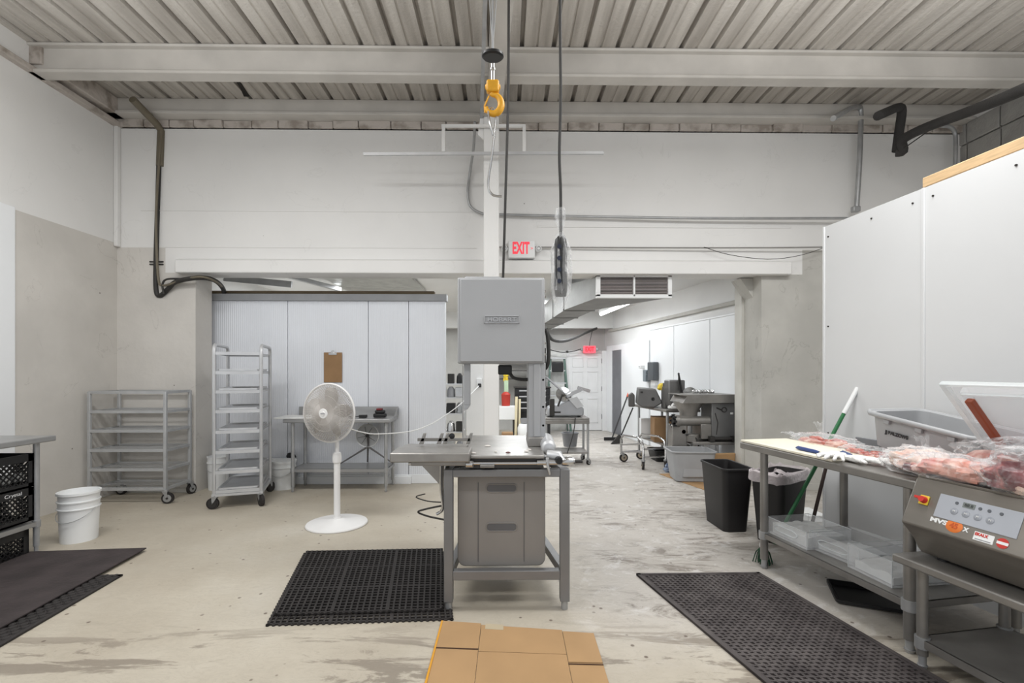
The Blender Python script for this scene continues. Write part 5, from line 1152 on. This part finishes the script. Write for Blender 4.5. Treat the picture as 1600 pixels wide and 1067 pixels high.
# things below table 1
o = MB().box(-.26, .26, -.2, .2, 0, .40).build('cardboard_box', CARDD, bevel=.005); o.location = (2.72, 7.95, .342); o.rotation_euler = (0, 0, R(-8)); tag(o, 'brown cardboard box under the hall worktable', 'box')
o = MB().box(-.14, .14, -.05, .05, 0, .34).build('label_panel', WPL, bevel=.004); o.location = (2.50, 8.35, .342); tag(o, 'white box end showing under the hall worktable left of the cardboard box', 'box')
o = MB().tub((0, 0, 0), (.3, .4), (.36, .46), .18, .006, .01, .03).build('black_tub', BLK); o.location = (2.66, 8.1, .001); tag(o, 'black tub on the floor under the hall worktable', 'tub')
o = MB(); blob(o, (0, 0, .05), (.12, .08, .09), 17, .5, 3); o = o.build('blue_rag', mat('blue_rag', (44, 66, 104), .9, c2=(150, 160, 176), scale=12)); o.location = (2.50, 7.12, 0); tag(o, 'blue and white rag heap on the floor behind the chrome dolly', 'rag')
# grinder with stainless tray
gm = thing('meat_grinder', 'large stainless meat grinder with wide tray on a steel stand', 'grinder', (2.93, 7.05, 0)); gm.scale = (1, .85, .945)
def gq(px, py, Z): return W(px, py, Z) - gm.location
MB().prism([(-.40, 1.10), (-.34, 1.21), (-.42, 1.225), (-.42, 1.235), (.52, 1.235), (.52, 1.11)], -.30, .34, 'y').build('feed_tray', STEELD, gm, bevel=.008)
MB().lathe([(.12, .80), (.13, .95), (.22, 1.10), (.22, 1.12), (0, 1.12)], 28, Tm((-.22, -.0, 0))).build('hopper_throat', STEELD, gm)
MB().cyl((-.46, -.1, .82), (.05, -.1, .82), .075, 24).lathe([(.075, 0), (.095, .0), (.095, .07), (.075, .07)], 24, Tm((-.46, -.1, .82), 0, 90)).build('grinding_barrel', STEELD, gm, bevel=.004)
b = MB()
for k in range(8): a = k*math.pi/4; b.cb((-.475, -.1+.09*math.cos(a), .82+.09*math.sin(a)), (.05, .03, .03))
b.cyl((-.49, -.1, .82), (-.44, -.1, .82), .05, 16); b.build('ring_nut', BLK, gm)
MB().box(.05, .50, -.2, .25, .52, 1.10).build('motor_housing', mat('housing_steel', (134, 134, 134), .38, .6, var=.15, scale=3), gm, bevel=.01)
MB().box(-.10, .05, -.2, .2, .55, .78).cyl((-.2, -.1, .5), (-.2, -.1, .62), .10, 20).build('gearbox', STEELD, gm, bevel=.01)
MB().torus(.035, .008, Tm((.23, -.21, 1.0), 90), 20, 6).cyl((.12, -.21, 1.03), (.19, -.21, 1.0), .01).build('hand_hook', DARK, gm)
MB().box(.32, .36, -.208, -.2, .93, .96).build('name_plate', WPL, gm); MB().tube([(.12, -.2, .62), (.14, -.205, .8), (.10, -.205, .95)], .006, 6).build('cable', DARK, gm)
MB().box(-.24, .50, -.26, .28, .47, .515).build('stand_top', STEELD, gm, bevel=.006)
for (x, y) in ((-.1, -.22), (.12, -.22), (.44, -.22), (-.22, .22), (.44, .22)): MB().cyl((x, y, 0), (x, y, .47), .022, 10).build('stand_leg', GALV, gm)
MB().box(-.22, .48, -.24, .26, .20, .22).build('stand_shelf', STEELD, gm)
MB().cyl((.05, -.24, .56), (.38, -.24, .56), .03, 12).box(.0, .07, -.28, -.2, .52, .6).box(.32, .38, -.28, -.2, .52, .6).build('drive_roller', DARK, gm)
cbx = thing('control_box', 'tall steel control box with orange stop knob before the grinder', 'control box', (2.53, 7.02, 0))
MB().box(-.10, .12, -.08, .12, .16, .72).build('cabinet', STEELD, cbx, bevel=.012); MB().box(-.08, .10, -.06, .10, 0, .16).build('base', DARK, cbx)
MB().lathe([(0, -.05), (.045, -.045), (.05, -.02), (.03, 0)], 20, Tm((.07, -.08, .62), 90)).build('stop_knob', mat('orange_red', (200, 84, 34), .5), cbx)
MB().tube(smooth_path([(.10, -.09, .58), (.2, -.12, .56), (.26, -.14, .45), (.26, -.12, .3)], 5), .014, 8).build('cable', DARK, cbx)
o = MB(); 
for k in range(7): blob(o, (-.12+.045*k, .02*math.sin(k*2), .03), (.03, .03, .03), k, .3, n1=10, n2=8)
o = o.build('steel_parts', CHROME); o.location = (2.90, 7.03, 1.169); tag(o, 'row of small shiny grinder parts on the stainless tray', 'parts', kind=None)
# dispensers, thermostat
def onwall(px, py, s): p = HWp(s, -.10, 0); p.z = CH + (HZ-py)/F*(p.y); return p
for nm, lb, cat_, s, py, w, h, m in (('towel_dispenser', 'dark grey paper towel dispenser on the hall wall above the machines', 'dispenser', 3.05, 580, .26, .36, mat('smoked_plastic', (88, 92, 96), .35)), ('soap_dispenser', 'small soap dispenser beside the towel dispenser on the hall wall', 'dispenser', 3.32, 587, .14, .24, mat('soap_plastic', (120, 128, 134), .4)), ('thermostat', 'small white thermostat on the low hall panel', 'thermostat', 3.55, 573, .10, .08, WPL)):
    p = onwall(0, py, s); t = thing(nm, lb, cat_, tuple(p), math.atan2(hd.y, hd.x)+math.pi)
    MB().box(-w/2, w/2, -.055, .06, -h/2, h/2).build('casing', m, t, bevel=.015)
    if nm == 'soap_dispenser': MB().box(-w/2, w/2, -.05, .07, 0, h/2).build('lens', mat('pale_lens', (176, 188, 196), .3), t, bevel=.01)
    if nm == 'thermostat': MB().box(-.02, .02, -.06, .064, -.01, .012).build('screen', GPL, t)
    if nm == 'towel_dispenser': MB().box(-.09, .09, -.0, .065, -h/2-.10, -h/2+.01).build('paper_towel', WPL, t)
# squeegee and broom leaning in the hall
p0 = W(956, 687, 10.3); p0.z = .03; p1 = W(985, 606, 10.8)
sq = thing('floor_squeegee', 'black floor squeegee with orange grip leaning on the hall panel', 'squeegee', tuple(p0)); d = p1-p0
MB().cyl(Vector((0, 0, .02)), d*.84, .016, 8).build('handle', BLK, sq); MB().cyl(d*.82, d, .022, 8).build('grip', mat('salmon_grip', (226, 104, 74), .5), sq)
MB().cb((0, 0, .02), (.34, .05, .07)).build('blade', BLK, sq, bevel=.008)
p0 = W(965, 687, 9.9); p0.z = .0; p1 = W(989, 637, 9.6)
bh = thing('broom', 'black angled broom leaning beside the squeegee', 'broom', tuple(p0)); d = p1-p0
MB().cyl(d*.25, d, .014, 8).build('handle', BLK, bh); MB().prism([(-.14, 0), (.10, .02), (.09, .14), (.03, .20)], -.03, .03, 'y').build('bristles', DARK, bh)
# ------------------------------------------------------------------ hall: centre background
sc = thing('slicer_cart', 'steel cart with a meat slicer standing in the hall right of the saw', 'cart', tuple(Vector((1.05, 7.9, 0))))
SX0, SX1 = -.42, .30
MB().box(SX0, SX1, -.25, .25, .72, .755).box(SX0-.0, SX1, -.26, -.24, .66, .72).build('top', STEELD, sc, bevel=.006)
for x in (SX0+.03, SX1-.02):
    for y in (-.22, .22): MB().cyl((x, y, .08), (x, y, .72), .02, 10).build('leg', GALV, sc)
MB().box(SX0, SX1-.02, -.24, .24, .18, .205).build('lower_shelf', STEELD, sc)
for i, (x, y) in enumerate(((SX0+.03, -.22), (SX1-.02, -.22), (SX0+.03, .22), (SX1-.02, .22))): caster(sc, x, y, .04, R(40*i), .09)
s2 = thing('meat_slicer', 'chrome deli slicer with raised carriage on the steel hall cart', 'slicer', (1.0, 7.9, .756))
MB().prism([(-.32, .02), (-.30, .16), (-.1, .22), (.1, .30), (.28, .14), (.27, .02)], -.16, .16, 'y').build('body', mat('slicer_alu', (176, 178, 182), .35, .5, var=.1), s2, bevel=.02)
MB().prism([(.02, .30), (.16, .14), (.27, .18), (.16, .34)], -.18, -.16, 'y').build('side_plate', ALU, s2, bevel=.004)
MB().beam((-.34, -.1, .66), (.02, -.1, .34), .24, .02).build('carriage_tray', CHROME, s2); MB().beam((0, -.12, .34), (.24, -.12, .45), .10, .05).beam((.18, -.12, .48), (.38, -.12, .42), .04, .05).build('blade_guard', CHROME, s2)
MB().lathe([(0, 0), (.13, .01), (.13, .02), (0, .03)], 28, Tm((-.05, -.1, .36), 60, 20)).build('blade', CHROME, s2)
MB().box(-.28, -.20, -.18, -.12, .02, .30).cyl((-.15, -.2, .18), (-.08, -.24, .38), .016).build('arm', DARK, s2, bevel=.01)
MB().box(-.2, -.1, -.165, -.16, .07, .095).build('name_plate', DARK, s2)
for x in (-.26, .22): MB().cyl((x, 0, 0), (x, 0, .025), .03, 10).build('foot', BLK, s2)
o = MB().tube(smooth_path([(1.12, 7.62, .76), (1.10, 7.60, .6), (1.05, 7.58, .4), (.98, 7.56, .2)], 5), .008, 6).build('slicer_cable', DARK); o['label'] = 'black cable hanging from the slicer down the cart front'; o['category'] = 'cable'
o = MB().lathe([(.11, 0), (.14, .22), (.15, .22), (.15, .24), (.135, .24), (.10, .01), (0, .01)], 24).build('steel_pail', GPL); o.location = (1.12, 8.25, .207); tag(o, 'grey pail on the lower shelf of the slicer cart', 'pail')
# ladder
la = thing('step_ladder', 'green and silver step ladder against the far wall left of the door', 'ladder', (1.30, 11.85, 0))
for s in (-1, 1):
    MB().beam((s*.30, -.25, 0), (s*.17, .05, 1.82), .05, .035).build('front_rail', mat('ladder_green', (72, 98, 88), .5), la)
    MB().beam((s*.27, .17, 0), (s*.17, .08, 1.8), .03, .03).build('rear_rail', MATS['ladder_green'], la)
for k in range(5): f = (k+1)/6; MB().box(-.29+.12*f, .29-.12*f, -.27+.3*f, -.16+.3*f, 1.82*f-.02, 1.82*f+.01).build('step', ALU, la)
MB().box(-.19, .19, 0, .14, 1.80, 1.84).build('top_cap', ALU, la, bevel=.01)
MB().box(-.14, .14, -.04, .02, 1.48, 1.72).build('tool_holder', BLK, la, bevel=.02)
# tool chest
tc_ = thing('tool_chest', 'black tool chest with silver drawer pulls in the back store', 'tool chest', (.62, 11.0, 0))
MB().box(-.40, .40, -.22, .22, .06, 1.12).build('body', BLK, tc_, bevel=.012); MB().box(-.42, .42, -.24, .24, 1.12, 1.15).build('lid', DARK, tc_, bevel=.006)
for k in range(4):
    z = .58+k*.13; d_ = MB().box(-.37, .37, -.235, -.22, z, z+.115).build('drawer', BLK, tc_, bevel=.004); MB().box(-.30, .30, -.25, -.235, z+.08, z+.105).build('drawer_pull', ALU, d_)
for x in (-.33, .33): MB().cyl((x, -.15, 0), (x, -.15, .06), .03, 10).build('wheel', DARK, tc_)
# tall shelf with strips
sh = thing('store_shelving', 'dark wire shelving unit at the back of the store left of the saw column', 'shelving', (.42, 11.75, 0))
for x in (-.62, .55):
    for y in (-.2, .2): MB().cyl((x, y, 0), (x, y, 2.06), .018, 8).build('post', DARK, sh)
for z in (1.30, 1.50, 1.80, 2.0): MB().box(-.62, .55, -.2, .2, z, z+.03).build('shelf', mat('shelf_dark', (72, 70, 68), .5), sh)
for i, (x, w, h, c, m) in enumerate(((-.40, .22, .12, 'dark', BLK), (.1, .3, .12, 'black', DARK), (-.05, .14, .08, 'white', WPL))):
    o = MB().box(-w/2, w/2, -.12, .12, 0, h).build('storage_box', m, bevel=.006); o.location = (.42+x, 11.72, 1.832); tag(o, ['black box at the left of the top store shelf', 'long dark box at the right of the top store shelf', 'small white box in the middle of the top store shelf'][i], 'box')
ey = thing('hanging_glove', 'yellow glove hanging on the back store shelving', 'glove', (.02, 11.50, 1.36)); b = MB(); blob(b, (0, 0, .06), (.06, .02, .09), 5, .2); b.build('palm', mat('safety_yellow', (232, 200, 50), .6), ey)
for k in range(4): MB().cyl((-.04+.026*k, 0, .0), (-.05+.032*k, 0, -.10), .013, 8).build('finger', MATS['safety_yellow'], ey)
o = MB().box(-.05, .05, -.02, .02, 0, .30).build('hang_tag', mat('pale_green_card', (190, 212, 180), .6)); o.location = (.03, 11.50, .98); tag(o, 'pale green card hanging below the yellow glove', 'card')
o = MB().lathe([(0, 0), (.09, 0), (.10, .25), (.05, .30), (0, .31)], 16).build('red_can', mat('dull_red', (176, 52, 40), .5)); o.location = (.02, 10.6, .74); tag(o, 'red can on the white shelf end behind the saw', 'can')
wt = thing('small_table', 'small white table behind the saw in the back store', 'table', (.02, 10.6, 0)); MB().box(-.25, .2, -.2, .2, .45, .735).build('top', WPL, wt, bevel=.006)
for x in (-.22, .17):
    for y in (-.17, .17): MB().cyl((x, y, 0), (x, y, .45), .018, 8).build('leg', DARK, wt)
pr = thing('propane_tank', 'white propane tank on the floor of the back store', 'tank', (.42, 10.2, 0))
MB().lathe([(0, .03), (.12, .03), (.15, .08), (.155, .30), (.12, .38), (.04, .41), (0, .41)], 28).build('body', WPL, pr); MB().lathe([(.09, .40), (.10, .50), (.095, .50), (.085, .40)], 20).build('collar', GPL, pr); MB().lathe([(.11, 0), (.12, .05), (.11, .05)], 20).build('foot_ring', GPL, pr)
o = MB().box(-.12, .12, -.1, .1, 0, .22).build('brown_bag', CARDD, bevel=.02); o.location = (.05, 10.1, 0); tag(o, 'brown paper sack left of the propane tank', 'bag')
o = MB().cyl((0, 0, 0), (.02, .05, .95), .03).cyl((.08, 0, 0), (.09, .05, .9), .025).build('cream_pipes', CREAM); o.location = (.23, 10.35, 0); tag(o, 'pair of cream pipes standing before the tool chest', 'pipes')
o = MB().box(-.12, .12, -.1, .1, 0, .14).build('orange_case', ORG, bevel=.02); o.location = (.66, 10.2, 0); tag(o, 'small orange case right of the propane tank', 'case')
# shelf seen between cooler wall and saw
ss = thing('crowded_rack', 'white wire rack crowded with steel fittings beyond the cooler wall', 'rack', (-.88, 8.0, 0))
for x in (-.22, .2):
    for y in (-.2, .2): MB().cyl((x, y, 0), (x, y, 1.42), .014, 8).build('post', ALU, ss)
for z in (.18, .50, .80, 1.06, 1.28): MB().box(-.22, .2, -.2, .2, z, z+.02).build('shelf', ALU, ss)
lvn = ['bottom', 'second', 'third', 'fourth', 'top']
for j, z in enumerate((.2, .52, .82, 1.08, 1.30)):
    for k in range(3):
        s_ = random.uniform(.05, .07); m = [BLK, GALV, GPL, CHROME, DARK][(j*2+k) % 5]
        o = (MB().box(-s_, s_, -s_, s_, 0, .16) if (j+k) % 2 else MB().lathe([(0, 0), (s_, 0), (s_*.9, .12), (s_*.4, .17), (0, .17)], 14)).build('steel_fitting', m, bevel=.008)
        o.location = (-1.02+.14*k, 7.86, z+.001); tag(o, '%s metal fitting on the %s shelf of the crowded rack, %s' % ({BLK: 'black', GALV: 'galvanized', GPL: 'grey', CHROME: 'shiny', DARK: 'dark'}[m], lvn[j], ['at left', 'in the middle', 'at right'][k]), 'fitting', 'fittings on the crowded rack')
